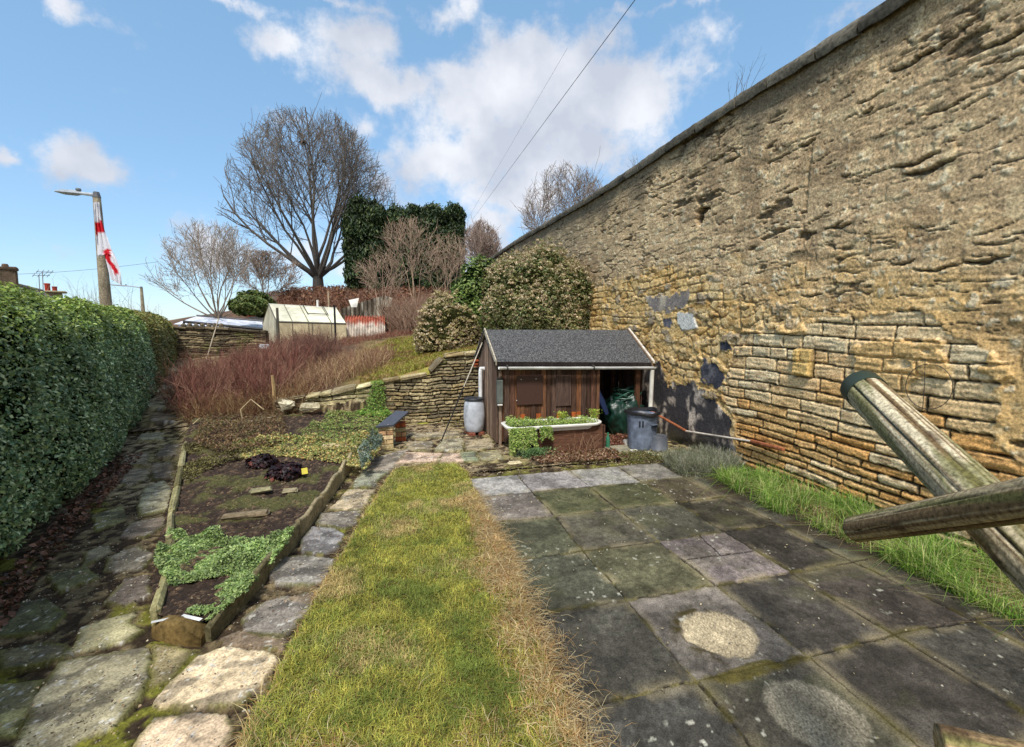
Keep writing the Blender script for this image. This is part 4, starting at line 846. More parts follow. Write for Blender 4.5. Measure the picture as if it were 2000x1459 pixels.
thicket('bramble','low reddish scrub at the foot of the rusty corrugated shelter','bramble',p,.22,.6,.007,[(140,96,80),(118,78,66),(160,124,100)],kind='stuff')
# rusty leaf litter mass on the brow
p=area([(-7.5,30.5),(-8.5,33.5),(4,34),(3,28),(-1,28.5)],6000,.0);P=p+np.column_stack([np.zeros((6000,2)),rng.uniform(.05,.75,6000)])
V,Fc=leaves(P,np.tile([0,-.5,.6],(6000,1)),rng.uniform(.12,.3,6000),jit=.8);o=mesh_np('dead_bracken',V,Fc,M_leaf,None,rep(colmix(6000,[(124,82,58),(104,68,50),(140,104,76),(90,62,48)],.25),4));tag(o,'rusty brown bracken and bramble leaves on the brow of the bank','bracken',kind='stuff')
# grass on the bank
p=area([(-.6,10.0),(-.9,13),(.0,16.8),(2.6,16.5),(3.0,12),(1.9,9.75),(-.1,9.75)],42000);n=len(p)
c=grasscols(p,[(150,120,76),(176,160,84),(142,152,60),(168,170,70),(186,160,104),(150,124,80)],741);V,Fc=blades(p,rng.uniform(.05,.13,n),.006,rng.uniform(.2,1.3,n));o=mesh_np('grass',V,Fc,M_grass,None,rep(c*rng.uniform(.75,1.2,(n,1)),5));tag(o,'rough yellow green grass on the bank above the retaining wall','grass',kind='stuff')
# path edges left: thin grass and debris along far path
p=area([(-4.6,9.4),(-6.8,17.5),(-5.9,17.5),(-3.7,9.4)],5000);n=len(p);V,Fc=blades(p,rng.uniform(.01,.04,n),.006,rng.uniform(.5,1.3,n));o=mesh_np('moss',V,Fc,M_grass,None,rep(colmix(n,[(150,146,70),(120,118,54),(150,130,84)],.25),5));tag(o,'moss and thin grass growing on the far end of the hedge path','moss',kind='stuff')
# ---- tall grass border along wall
def border(label,poly,n,h,cols,seed,w=.0028,lean=.7,name='grass',cat='grass'):
    p=in_poly_pts(poly,n);k=fbm(p[:,0]*3,p[:,1]*3,3,seed);p=p[rng.random(n)<ss(.40,.54,k)+.06];n=len(p);P=np.column_stack([p,np.full(n,-.01)])
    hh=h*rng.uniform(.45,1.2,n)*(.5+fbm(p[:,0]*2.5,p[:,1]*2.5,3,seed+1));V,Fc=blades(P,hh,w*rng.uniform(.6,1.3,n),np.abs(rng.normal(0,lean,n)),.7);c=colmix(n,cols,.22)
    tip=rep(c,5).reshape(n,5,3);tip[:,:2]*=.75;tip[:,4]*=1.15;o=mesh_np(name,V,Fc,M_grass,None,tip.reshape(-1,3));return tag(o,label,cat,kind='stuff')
GP=[(116,156,56),(140,176,72),(98,138,50),(170,190,104),(88,124,50),(186,184,126)]
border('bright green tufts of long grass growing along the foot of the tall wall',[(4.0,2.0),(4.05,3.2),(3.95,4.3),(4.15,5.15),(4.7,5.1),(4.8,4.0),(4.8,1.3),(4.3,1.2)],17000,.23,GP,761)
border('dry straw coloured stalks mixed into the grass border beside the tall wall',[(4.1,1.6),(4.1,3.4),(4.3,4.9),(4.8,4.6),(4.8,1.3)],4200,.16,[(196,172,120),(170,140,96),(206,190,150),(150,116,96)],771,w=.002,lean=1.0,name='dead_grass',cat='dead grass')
# lavender
p=in_poly_pts([(3.75,5.2),(3.8,5.75),(4.6,5.8),(4.75,5.3),(4.3,5.05)],2300);t=thicket('lavender','grey green lavender bush at the corner of the patio beside the blackened wall','plant',np.column_stack([p,np.zeros(len(p))]),.22,.45,.0035,[(148,150,128),(124,130,104),(168,166,150),(110,112,86)],segs=3,side=3)
p=in_poly_pts([(3.3,6.05),(3.4,6.5),(4.6,6.5),(4.8,5.7),(3.9,5.9)],5000);n=len(p);V,Fc=leaves(np.column_stack([p,rng.uniform(0,.06,n)]),np.tile([0,0,1.],(n,1)),rng.uniform(.012,.035,n),jit=.6);o=mesh_np('ground_cover',V,Fc,M_leaf,None,rep(colmix(n,[(120,116,62),(96,88,54),(140,126,90),(90,104,50)],.3),4));tag(o,'low mossy weeds between the patio edge and the dustbin','weeds',kind='stuff')
# ---- mats in the raised bed
def mat_cover(name,label,cat,poly,n,hmax,size,cols,seed,base,cut=.4,spread=.0):
    p=in_poly_pts(poly,n);k=fbm(p[:,0]*4,p[:,1]*4,4,seed);m=k+np.clip(sdpoly(p[:,0],p[:,1],poly)*1.2,0,.25)>cut;p=p[m];k=k[m];n=len(p)
    z=base(p[:,0],p[:,1])+hmax*np.clip((k-cut+.1)*3.0,0.05,1.15)*rng.uniform(.45,1,n)*(.6+.8*vn(p[:,0]*16,p[:,1]*16,seed+5));P=np.column_stack([p,z])
    V,Fc=leaves(P,np.tile([0,-.15,1.],(n,1)),rng.uniform(.45,1.5,n)*size,jit=.85,elong=.5);c=colmix(n,cols,.3)*(.5+1.0*fbm(p[:,0]*9,p[:,1]*9,3,seed+9))[:,None];o=mesh_np(name,V,Fc,M_leaf,None,rep(c,4));return tag(o,label,cat,kind='stuff')
bp=lambda pts,z:[G(px,py,z)[:2] for px,py in pts]
mat_cover('ground_cover','fresh green feathery ground cover in the near end of the raised bed','ground cover',bp([(300,1095),(330,1035),(400,1030),(440,1050),(520,1060),(580,1025),(560,1062),(480,1150),(400,1205),(350,1196),(395,1150),(420,1120),(330,1135)],.16),26000,.085,.026,[(150,172,100),(120,148,84),(172,190,124),(136,158,104)],801,zbed,.40)
mat_cover('ground_cover','yellowing ivy like ground cover across the far end of the raised bed','ground cover',bp([(440,862),(520,850),(640,852),(735,842),(742,870),(715,905),(640,890),(560,880),(470,885)],.25),17000,.08,.035,[(176,176,110),(200,188,124),(146,156,84),(206,170,110),(120,126,76)],811,zbed,.47)
mat_cover('ground_cover','green weeds below the stone terrace','ground cover',bp([(570,850),(620,815),(700,790),(752,790),(760,835),(730,850),(640,852)],.34),13000,.08,.03,[(136,162,80),(110,140,66),(166,172,104),(160,146,98)],821,zbed,.50)
mat_cover('ground_cover','dull green creeping plants over the left edge of the raised bed','ground cover',bp([(360,870),(400,862),(480,872),(500,885),(420,905),(372,940),(352,930)],.2),9000,.07,.028,[(122,116,66),(98,92,56),(140,132,84),(80,74,48)],831,zbed,.48)
mat_cover('bramble_litter','brown dead leaf tangle on the upper terrace of the bed','leaf litter',bp([(375,850),(400,812),(500,815),(545,800),(560,830),(540,850),(430,860)],.38),9000,.07,.03,[(124,92,68),(98,74,56),(146,120,86),(110,104,62)],841,lambda x,y:zbed(x,y)+.02,.2)
mat_cover('ivy','bright green creeping plant spilling over the corner of the retaining wall','creeper',[(-.55,9.42),(-.1,9.35),(.02,9.0),(-.25,8.9),(-.7,9.1)],3000,.05,.04,[(120,156,64),(98,138,54),(150,172,84)],851,zbed,.1)
k=6000;z=rng.uniform(.2,1.0,k);x=-.1-(.36*(1.15-z)+.05)*rng.random(k)**.8+rng.normal(0,.035,k)-.06;P=np.column_stack([x+(z-.3)*.0,9.46-(1-z)*.28+rng.normal(0,.03,k),z*(.94)]);V,Fc=leaves(P,np.tile([0,-1,.5],(k,1)),rng.uniform(.02,.045,k),jit=.6);o=mesh_np('creeper',V,Fc,M_leaf,None,rep(colmix(k,[(112,148,62),(90,128,52),(146,168,84),(104,96,56)],.28),4));tag(o,'curtain of green creeper hanging at the left end of the dry stone wall','creeper')
# blue green plant hanging over the right kerb
mat_cover('plant','blue grey trailing plant beside the brick pier','ground cover',bp([(700,900),(722,862),(742,850),(748,868),(728,905),(708,925)],.1),3500,.16,.035,[(110,126,110),(88,108,92),(140,150,136)],861,lambda x,y:np.full(x.shape,.06),.1)
# dark heucheras
for px,py,r,lb in [(512,905,.17,'left hand clump of very dark purple leaves in the soil'),(560,925,.2,'dark purple leafy clump beside the yellow plant tag')]:
    q=G(px,py,.18);k=420;D=norm(rng.normal(size=(k,3)));D[:,2]=np.abs(D[:,2]);P=np.array([q[0],q[1],.17])+D*np.array([r*1.25,r*1.1,r*.75])*rng.uniform(.5,1,(k,1));V,Fc=leaves(P,D+np.array([0,0,.6]),rng.uniform(.035,.075,k),jit=.5,elong=.95)
    o=mesh_np('heuchera',V,Fc,M_leaf,None,rep(colmix(k,[(44,25,28),(34,21,24),(58,32,34),(112,58,46)],.25,[.4,.35,.2,.05]),4));tag(o,lb,'plant',group='dark purple plants in the raised bed')
# small weeds on the wall top
for px,py,h in [(1438,190,.42),(1236,322,.22)]:
    q=PX(px,py,WX-.02);t=thicket('weed','dry spindly weed on the wall coping, '+('taller and nearer one' if h>.3 else 'smaller one further back'),'weed',np.array([[q[1]*0+WX-.02+random.uniform(-.03,.1),q[1]+random.uniform(-.08,.08)*(2 if h>.3 else 1),float(ztop(q[1]))+.05] for _ in range(9)]),h,.25,.0035,[(120,112,90),(96,88,72)],segs=3,side=2,group='weeds on top of the tall wall')
# leaf litter near bath
def litter(label,poly,n,cols,size,z=.02):
    p=in_poly_pts(poly,n);V,Fc=leaves(np.column_stack([p,z+rng.uniform(0,.025,n)]),np.tile([0,0,1.],(n,1)),rng.uniform(.5,1.4,n)*size,jit=.45,elong=.7,fold=.2);o=mesh_np('leaf_litter',V,Fc,M_leaf,None,rep(colmix(n,cols,.3),4));return tag(o,label,'leaf litter',kind='stuff')
litter('brown fallen leaves in front of the bath planter',[(2.0,6.85),(2.1,6.25),(3.5,6.15),(3.5,6.75)],2600,[(120,84,62),(96,64,48),(150,116,90),(170,146,116)],.035)
litter('brown leaves blown into the open front of the shed',[(3.45,6.9),(3.6,7.6),(4.2,7.6),(4.0,6.9)],1400,[(128,84,66),(104,66,52),(150,110,86)],.04)
litter('scattered dry leaf scraps and grit on the flagged paths',[(-3.2,2.2),(-4.9,9.0),(-3.4,9.0),(-1.5,3.2),(-1.2,3.0),(-.55,6.9),(-.1,6.4),(-.8,1.6)],2200,[(196,186,160),(150,132,104),(90,72,54),(176,150,116)],.016,.035)
litter('pale leaf scraps and grit scattered over the patio slabs',[(1.0,1.2),(1.0,5.8),(4.0,5.8),(4.0,1.4)],280,[(180,172,150),(176,164,132),(150,140,110)],.016,.014)
litter('dark debris and dead leaves under the hedge',[(-2.0,1.2),(-3.0,4.4),(-4.7,10.4),(-4.3,10.4),(-2.75,4.4),(-1.75,1.2)],3000,[(96,66,50),(120,84,64),(70,54,42),(146,108,86)],.05,.03)
# ================================================================ BUILT THINGS
def pmat(name,col,rough=.6,spec=.4,metal=0,scale=12,amt=.15,bump=.05,stretch=(1,1,1),big=0):
    return vmat(name,scale=scale,amt=amt,bump=bump,rough=rough,spec=spec,tint=col,stretch=stretch,big=big)
M_board=vmat('weathered_boards',scale=26,amt=.7,bump=.7,dist=.006,rough=.85,spec=.2,stretch=(3.5,3.5,.22),big=5)
M_felt=rmat('roofing_felt',[(0,C(52,52,54)),(.5,C(80,80,81)),(1,C(112,112,112))],scale=42,detail=4,rough=.95,spec=.15,bump=.8,dist=.01,lo=.4,hi=.6)
M_white=vmat('white_plastic',scale=14,amt=.10,bump=.03,rough=.4,spec=.5,big=3)
M_wood=vmat('grey_wood',scale=20,amt=.5,bump=.6,dist=.006,rough=.85,stretch=(1,1,.2))
M_plast=vmat('plastic',scale=10,amt=.22,bump=.12,dist=.006,rough=.5,spec=.4,big=3)
M_rock=vmat('rubble_stone',scale=26,amt=.5,bump=.9,dist=.012,rough=.95,spec=.12,big=4)
M_metal=vmat('painted_metal',scale=16,amt=.3,bump=.1,rough=.55,spec=.4)
M_cloth=vmat('cloth',scale=30,amt=.1,bump=.2,rough=.8,spec=.2,trans=.25)
# ---------------- dry stone retaining wall
def dry_wall(name,label,cat,x0,x1,Y,topf,basef,seed,hs,cols,lmin,lmax,depth=.4,brick=None,group=None,step=.012,yl=None,lean=.06):
    us=np.arange(x0,x1+1e-6,step);S=np.linspace(0,1,int(1.7/step/1.1));U,T=np.meshgrid(us,S,indexing='ij')
    zt_=topf(U);zb=basef(U);Z=zb+(zt_-zb)*T;wq=fbm(U*4,Z*4,3,seed)-.5
    k,lu,wd,lv,hv,sid=courses(Z-zt_.mean()+2+wq*.05+.02*np.sin(U*3),U+(fbm(U*9,Z*9,2,seed+1)-.5)*.03,hs,seed+2,lmin,lmax)
    q=rbox(lu,wd,lv,hv,.012)+(fbm(U*25,Z*25,2,seed+3)-.5)*.014;st=ss(.002,.014,q);s2=hsh(np.floor(sid*9973),k,seed+4);n3=fbm(U*34,Z*50,3,seed+5);n2=fbm(U*8,Z*16,4,seed+6)
    d=-.045+st*(.05+.045*(s2-.5))+(n2-.5)*.03+(n3-.5)*.012
    A=np.array([srgb(*c) for c in cols]);c=A[(s2*len(A)*.999).astype(int)]*(.6+.8*n2)[...,None]*(.6+.8*n3)[...,None]
    c=mixc(c,srgb(96,98,48)*np.ones(c.shape),ss(.56,.7,fbm(U*3,Z*3,4,seed+7))*.5)
    if brick is not None:
        m=brick(U,Z);c=mixc(c,srgb(150,78,52)*(.6+.8*n3)[...,None],m)
    c=mixc(srgb(30,26,20)*np.ones(c.shape),c,.12+.88*st)
    Yy=Y-d+(zt_-Z)*(-lean);V=np.stack([U,Yy,Z],-1).reshape(-1,3);i=np.arange(U.size).reshape(U.shape);Fc=np.stack([i[:-1,:-1],i[1:,:-1],i[1:,1:],i[:-1,1:]],-1).reshape(-1,4)
    t=thing(name,label,cat,((x0+x1)/2,Y,float(basef(np.array([(x0+x1)/2]))[0])),group);mesh_np('wall_face',V,Fc,M_rock,t,c.reshape(-1,3))
    b=MB();rd=random.Random(seed);x=x0
    zf=lambda x_:float(topf(np.array([x_]))[0])
    while x<x1-.02:
        L=min(rd.uniform(.2,.55),x1-x);L=x1-x if x1-x-L<.12 else L;h=rd.uniform(.045,.09)
        sl=math.atan2(zf(x+L)-zf(x),L);cc=A[rd.randrange(len(A))]*rd.uniform(.9,1.35)
        b.box(x+L/2,Y+depth/2-.03,(zf(x)+zf(x+L))/2+h/2-.01,L-.012,depth+.05,h,ry=-sl,c=cc,bev=.018,jit=.012);x+=L
    b.build('cope_stones',M_rock,t,False)
    b=MB()
    xs_=np.linspace(x0,x1,12)
    for j in range(11):
        a,b2=xs_[j],xs_[j+1];za,zb_=zf(a)-.01,zf(b2)-.01;z0=float(basef(np.array([a]))[0])-.3
        b.add([(a,Y+.06,z0),(b2,Y+.06,z0),(b2,Y+depth,z0),(a,Y+depth,z0),(a,Y+.06,za),(b2,Y+.06,zb_),(b2,Y+depth,zb_),(a,Y+depth,za)],[(4,5,6,7),(0,1,5,4),(2,3,7,6)]+([(0,4,7,3)] if j==0 else [])+([(1,2,6,5)] if j==10 else []),srgb(84,74,58))
    for e in (x0+.0,):  # visible end stones
        z=float(basef(np.array([e]))[0]);
        while z<zf(e)-.05:
            h=rd.uniform(.06,.12);b.box(e+.11,Y+depth/2-.01,z+h/2,.24+rd.uniform(-.02,.03),depth+.03,h-.01,c=A[rd.randrange(len(A))],bev=.015,jit=.012);z+=h
    b.build('wall_core',M_rock,t);return t
RWX=[-.16,.38,.80,.93,1.12,1.9];RWZ=[.98,1.02,1.10,1.30,1.46,1.50]
DC=[(150,138,108),(128,116,90),(164,150,116),(110,100,80),(140,124,90)]
dry_wall('dry_stone_wall','dry stone retaining wall of thin mossy courses between the creeper and the shed','wall',-.16,1.92,9.5,lambda u:np.interp(u,RWX,RWZ)-.05,lambda u:np.full(u.shape,-.05),901,[.07,.055,.08,.06,.09,.05,.075]*8,DC,.14,.5,brick=lambda U,Z:ss(1.66,1.70,U)*ss(1.84,1.80,U)*ss(1.18,1.2,Z)*ss(1.36,1.34,Z))
dry_wall('stone_terrace_wall','low terrace wall of long flat weathered stones left of the green creeper','wall',-2.15,-.36,9.56,lambda u:np.interp(u,[-2.2,-1.6,-1.0,-.35],[.56,.64,.70,.86]),lambda u:np.interp(u,[-2.2,-.3],[.26,.36]),921,[.10,.08,.12]*12,[(190,180,140),(170,158,120),(200,186,150),(140,128,100)],.3,.8)
# low rows of stones on the terraces
def stone(name,label,px,py,Y,w,dp,h,rz=0,rx=0,ry=0,c=(170,156,126),grp=None,cat='stone',bev=.02,z=None):
    q=PY(px,py,Y);b=MB();b.box(q[0],Y,q[2] if z is None else z,w,dp,h,rz=rz,rx=rx,ry=ry,c=srgb(*c),bev=bev,jit=bev*.5);return tag(b.build(name,M_rock),label,cat,grp)
g='loose stones on the planted terrace'
stone('stone','grey slab standing on edge in the middle of the upper terrace',580,836,9.15,.52,.05,.22,rx=R(-22),c=(136,128,108),grp=g)
stone('stone','long thin stone edging the dark gap on the left of the terrace',460,851,8.95,.75,.10,.07,c=(150,142,112),grp=g,z=.33)
stone('stone','pale rounded boulder at the left end of the terrace wall',560,790,9.42,.26,.22,.17,c=(206,196,168),grp=g,bev=.05)
stone('stone','flat pale stone leaning against the base of the terrace wall',605,795,9.35,.34,.1,.14,rx=R(-30),c=(186,176,146),grp=g,bev=.03)
stone('stone','low grey stone to the left of the slab standing on edge',520,838,9.05,.4,.12,.12,c=(140,132,110),grp=g,bev=.03,z=.34)
stone('stone','flat cream stone lying beside the right end of the edging boards',655,899,7.35,.36,.2,.05,rz=.1,c=(196,176,140),grp='flat stones lying on the soil',bev=.015,z=.20)
stone('stone','oval flat stone lying alone in the dark soil of the raised bed',512,990,5.62,.22,.12,.04,c=(150,144,112),grp='flat stones lying on the soil',rz=.2,bev=.03,z=.17)
stone('stone','small buried stone right of the oval flat stone',568,995,5.56,.16,.1,.03,c=(140,130,104),grp='flat stones lying on the soil',bev=.02,z=.155)
stone('stone','long sandy stone half sunk behind the green ground cover',482,1040,4.95,.42,.12,.04,c=(126,112,90),grp='flat stones lying on the soil',bev=.02,z=.15,rz=.05)
# ---------------- raised bed edging
t=thing('raised_bed','raised bed edging with thin upright stone boards on the right and a low kerb','garden bed',(-1,4,0))
E_=[(-1.17,3.16),(-1.0,3.9),(-.88,4.55),(-.77,5.3),(-.66,6.2),(-.60,6.75),(-.53,7.32)]
hh_=[(.10,.15),(.15,.17),(.18,.165),(.17,.18),(.20,.19),(.20,.19)]
for k in range(6):
    (xa,ya),(xb,yb)=E_[k],E_[k+1];L=math.hypot(xb-xa,yb-ya);dx,dy=(xb-xa)/L,(yb-ya)/L;nx,ny=-dy,dx;b=MB();ns=10;vs_=[];fs_=[];rd=random.Random(k+50)
    for s in range(ns+1):
        f=s/ns*(1-.012/L)+.006/L;x=xa+dx*L*f;y=ya+dy*L*f;h=hh_[k][0]+(hh_[k][1]-hh_[k][0])*s/ns+.018*math.sin(s*.8+k)+rd.uniform(-.004,.004)
        th=.021;ln=.012
        vs_+=[(x+nx*th,y+ny*th,-.03),(x-nx*th,y-ny*th,-.03),(x-nx*(th+ln*0),y-ny*th,h-.012),(x-nx*(th-.008),y-ny*(th-.008),h),(x+nx*(th-.006),y+ny*(th-.006),h+.002),(x+nx*th,y+ny*th,h-.01)]
    for s in range(ns):
        for e in range(6): fs_.append((s*6+e,(s+1)*6+e,(s+1)*6+(e+1)%6,s*6+(e+1)%6))
    fs_.append((0,1,2,3,4,5));fs_.append(tuple(ns*6+e for e in (5,4,3,2,1,0)))
    b.add(vs_,fs_,srgb(*[(112,104,76),(122,114,86),(140,128,100),(150,138,108),(170,156,122),(164,150,116)][k]));b.build('edging_board',M_rock,t)
K_=[(-1.56,3.42),(-1.72,4.0),(-1.92,4.55),(-2.16,5.2),(-2.42,6.0),(-2.68,6.8),(-2.95,7.6),(-3.2,8.4),(-3.42,9.1)]
for k in range(8):
    (xa,ya),(xb,yb)=K_[k],K_[k+1];L=math.hypot(xb-xa,yb-ya);b=MB();b.box((xa+xb)/2,(ya+yb)/2,.05+.012*k,.055+.01*(k%2),L-.02,.17+.01*k,rz=math.atan2(yb-ya,xb-xa)-math.pi/2,c=srgb(*[(150,144,104),(120,114,80),(160,152,114)][k%3]),bev=.018,jit=.008);b.build('kerb_stone',M_rock,t)
# front curved stone
b=MB();pf=[];N_=12
for s in range(N_+1):
    f=s/N_;x=-1.53+.34*f;y=3.36-.17*f-.03*math.sin(math.pi*f);h=.055+.085*math.sin(math.pi*min(1,max(0,f*.94+.05)))**.6;pf.append((x,y,h))
vs_=[];fs_=[]
for x,y,h in pf: vs_+=[(x-.01,y-.05,-.03),(x-.005,y-.055,h-.02),(x,y-.035,h),(x+.02,y+.03,h-.004),(x+.02,y+.05,-.03)]
for s in range(N_):
    for e in range(4): fs_.append((s*5+e,(s+1)*5+e,(s+1)*5+e+1,s*5+e+1))
fs_+= [(0,1,2,3,4),tuple(N_*5+e for e in (4,3,2,1,0))]
b.add(vs_,fs_,srgb(104,86,52));b.build('front_stone',M_rock,t,True)
# plant tags
def ptag(label,px,py,z,w,h,rz,tilt,col,name='plant_tag'):
    q=G(px,py,z);b=MB();b.box(q[0],q[1],z,w,h,.003,rz=rz,rx=tilt,c=srgb(*col),bev=.001);return tag(b.build(name,M_white),label,'plant tag',group='plastic plant tags in the bed')
ptag('white plastic plant tag lying on the right end of the curved front stone',374,1206,.135,.16,.025,-.55,.1,(240,240,236))
ptag('white plastic plant tag lying on the left end of the curved front stone',321,1210,.125,.14,.02,.15,.1,(236,236,230))
ptag('small yellow plant tag upright among the dark purple leaves',595,920,.24,.07,.075,.4,1.2,(228,212,84))
# small white pebbles/lichen lumps on kerb
q=G(334,1024,.12);b=MB();b.lathe(q[0],q[1],[(.002,.11),(.022,.115),(.028,.128),(.018,.142),(.003,.146)],10,srgb(214,210,196));tag(b.build('pebble',M_rock),'round white pebble sitting on the left kerb of the raised bed','pebble')
# ---------------- brick piers with slate
def pier(label,x0,x1,y,z1,cols,n,seed,dp=.22):
    t=thing('brick_pier',label,'pier',((x0+x1)/2,y,0));rd=random.Random(seed);b=MB();hh=z1/n
    for k in range(n):
        L=x1-x0;c=srgb(*cols[k%len(cols)])
        if k%2: b.box(x0+L*.27,y,hh*(k+.5),L*.52,dp,hh-.008,c=c*rd.uniform(.8,1.2),bev=.008,jit=.003);b.box(x0+L*.78,y,hh*(k+.5),L*.43,dp,hh-.008,c=c*rd.uniform(.8,1.2),bev=.008,jit=.003)
        else: b.box(x0+L*.5,y,hh*(k+.5),L,dp,hh-.008,c=c*rd.uniform(.8,1.2),bev=.008,jit=.004)
    b.build('bricks',M_rock,t);b=MB();b.box((x0+x1)/2,y,z1/2,(x1-x0)*.92,dp*.92,z1-.02,c=srgb(90,80,66));b.build('mortar_core',M_rock,t);return t
pier('short cream brick pier in front of the dry stone wall, under the slate',-.215,.02,7.86,.38,[(206,186,142),(196,170,126),(214,190,150),(190,150,112)],5,3)
pier('shorter pier with orange bricks just behind the cream one',.06,.24,8.3,.34,[(170,92,58),(190,150,110),(176,160,120)],4,4)
b=MB();q0=(-.27,7.74,.455);b.quadslab((-.25,7.70,.40),(.03,7.72,.41),(.30,8.28,.52),(.08,8.36,.53),.03,srgb(74,76,84));tag(b.build('slate',vmat('slate',scale=20,amt=.2,bump=.2,rough=.55,spec=.5)),'dark grey slate laid sloping across the two brick piers','slate')
b=MB();b.box(-.02,7.80,.385,.12,.14,.05,c=srgb(214,208,192),bev=.015,jit=.006);tag(b.build('stone',M_rock),'small pale stone wedged under the slate on the cream brick pier','stone')
# ---------------- shed
SX0,SX1,SY0,SY1,SYR=1.73,4.585,7.55,9.22,8.35
sh=thing('shed','old brown timber shed with felt roof, white gutter and open right hand bay','shed',(3.1,8.3,0))
rd=random.Random(5)
BC=[(96,66,48),(84,58,44),(112,78,56),(74,54,44),(104,74,60),(124,84,58),(90,70,60)]
def zeave(x): return np.interp(x,[SX0,SX1],[1.375,1.29])
def boards(name,pa,pb,zb,ztf,n,orange=(),seed=1,th=.022,cols=BC):
    """vertical boards between plan points pa and pb, tops from ztf(f)"""
    r=random.Random(seed);b=MB();pa=Vector(pa);pb=Vector(pb);L=(pb-pa).length;d=(pb-pa)/L;nrm=Vector((d.y,-d.x));w=L/n;rz=math.atan2(d.y,d.x)
    for k in range(n):
        f=(k+.5)/n;c=pa+d*L*f;off=r.uniform(-.004,.007);ztp=ztf(f);z0=zb+r.uniform(-.01,.02);cc=srgb(*r.choice(cols))*r.uniform(.75,1.25)
        b.box(c.x+nrm.x*off,c.y+nrm.y*off,(z0+ztp)/2,w-.006,th,ztp-z0,rz=rz,c=cc,bev=.004)
        if k in orange:
            b.box(c.x+nrm.x*(off+.004),c.y+nrm.y*(off+.004),.40,w-.014,th,.22,rz=rz,c=srgb(184,98,48)*r.uniform(.8,1.1),bev=.003)
    return b.build(name,M_board,sh)
boards('front_boards',(SX0+.04,SY0),(3.56,SY0),.03,lambda f:float(zeave(SX0+f*1.86))-.07,19,orange=(4,7,11,14,15),seed=2)
gab=lambda f:1.36+.56*(1-abs((SY1-(SY1-SY0)*f)-SYR)/(SYR-SY0)) if False else None
def gz(y): return 1.34+(1.93-1.34)*(1-abs(y-SYR)/(.85))
boards('side_boards',(SX0+.02,SY1),(SX0+.02,SY0),.02,lambda f:gz(SY1-(SY1-SY0)*f)-.03,16,seed=3,cols=[(120,100,86),(104,84,70),(92,72,60),(134,114,98)])
boards('right_side_boards',(SX1-.04,SY0+.1),(SX1-.04,SY1),.02,lambda f:gz(SY0+.1+(SY1-SY0-.1)*f)-.05,14,seed=4)
boards('back_boards',(SX1-.04,SY1),(SX0+.04,SY1),.02,lambda f:1.28,26,seed=6)
b=MB();b.box(3.60,SY0+.01,.65,.06,.06,1.26,c=srgb(112,80,60),bev=.006);b.build('door_post',M_board,sh)
b=MB();b.box(4.40,SY0+.02,.62,.09,.07,1.24,c=srgb(92,62,44),bev=.006);b.build('bay_post',M_board,sh)
b=MB();b.box(SX0+.06,SY0-.012,.64,.05,.05,1.28,c=srgb(136,116,100),bev=.006);b.build('corner_post',M_board,sh)
# brown plywood panels screwed on
q0=PY(1009,733,SY0-.03);q1=PY(1060,789,SY0-.03);b=MB();b.box((q0[0]+q1[0])/2,SY0-.035,(q0[2]+q1[2])/2,q1[0]-q0[0],.02,q0[2]-q1[2],c=srgb(72,50,42),bev=.004)
pn=b.build('plywood_panel',vmat('brown_paint',scale=30,amt=.15,bump=.15,rough=.6),sh)
for px,py in [(1018,741),(1047,740),(1009,782)]:
    q=PY(px,py,SY0-.05);b=MB();b.tube([(q[0],SY0-.042,q[2]),(q[0],SY0-.056,q[2])],.008,8,srgb(200,196,190));sub_of(b.build('screw_head',M_metal),pn)
q0=PY(1086,733,SY0-.03);q1=PY(1115,792,SY0-.03);b=MB();b.box((q0[0]+q1[0])/2,SY0-.030,(q0[2]+q1[2])/2,q1[0]-q0[0],.018,q0[2]-q1[2],c=srgb(88,70,62),bev=.004);b.build('knotted_board',M_board,sh)
# grey tube lamp
q0=PY(970,742,SY0-.07);q1=PY(982,788,SY0-.07);b=MB();b.box((q0[0]+q1[0])/2,SY0-.075,(q0[2]+q1[2])/2,q1[0]-q0[0],.07,q0[2]-q1[2],c=srgb(92,98,94),bev=.012)
wl=b.build('wall_box',M_plast,sh);b=MB();b.box((q0[0]+q1[0])/2,SY0-.075,q1[2]-.02,.085,.075,.03,c=srgb(222,218,210),bev=.008);sub_of(b.build('box_foot',M_white),wl)
b=MB();b.box((q0[0]+q1[0])/2,SY0-.07,q0[2]+.02,.10,.07,.04,c=srgb(40,34,32),bev=.01);sub_of(b.build('box_cap',M_plast),wl)
# roof
def rz_(x,z): return z-.09*(x-SX0)/(SX1-SX0)*0
RY0=7.42;RE=1.44;RR=1.965
b=MB();b.quadslab((SX0-.03,RY0,RE),(SX1+.0,RY0,RE-.07),(SX1-.0,SYR,RR-.01),(SX0-.03,SYR,RR),.03,srgb(255,255,255));b.quadslab((SX0-.06,SYR,RR),(SX1,SYR,RR-.01),(SX1,9.32,RE-.05),(SX0-.06,9.32,RE-.03),.03)
FR=b.build('felt_roof',M_felt,sh)
fz=lambda f:RE+(RR-RE)*f
b=MB();yv=RY0+(SYR-RY0)*.52;zl=fz(.52)+.004;b.quadslab((SX0-.062,yv-.01,zl-.004),(SX1+.002,yv-.01,zl-.04),(SX1+.002,yv+.12,zl+.035),(SX0-.062,yv+.12,zl+.074),.006);sub_of(b.build('felt_overlap',M_felt),FR)
b=MB();b.box((SX0+SX1)/2-.03,RY0+.01,RE-.07,SX1-SX0+.06,.02,.07,ry=.024,c=srgb(40,34,32),bev=.003);b.build('fascia',M_board,sh)
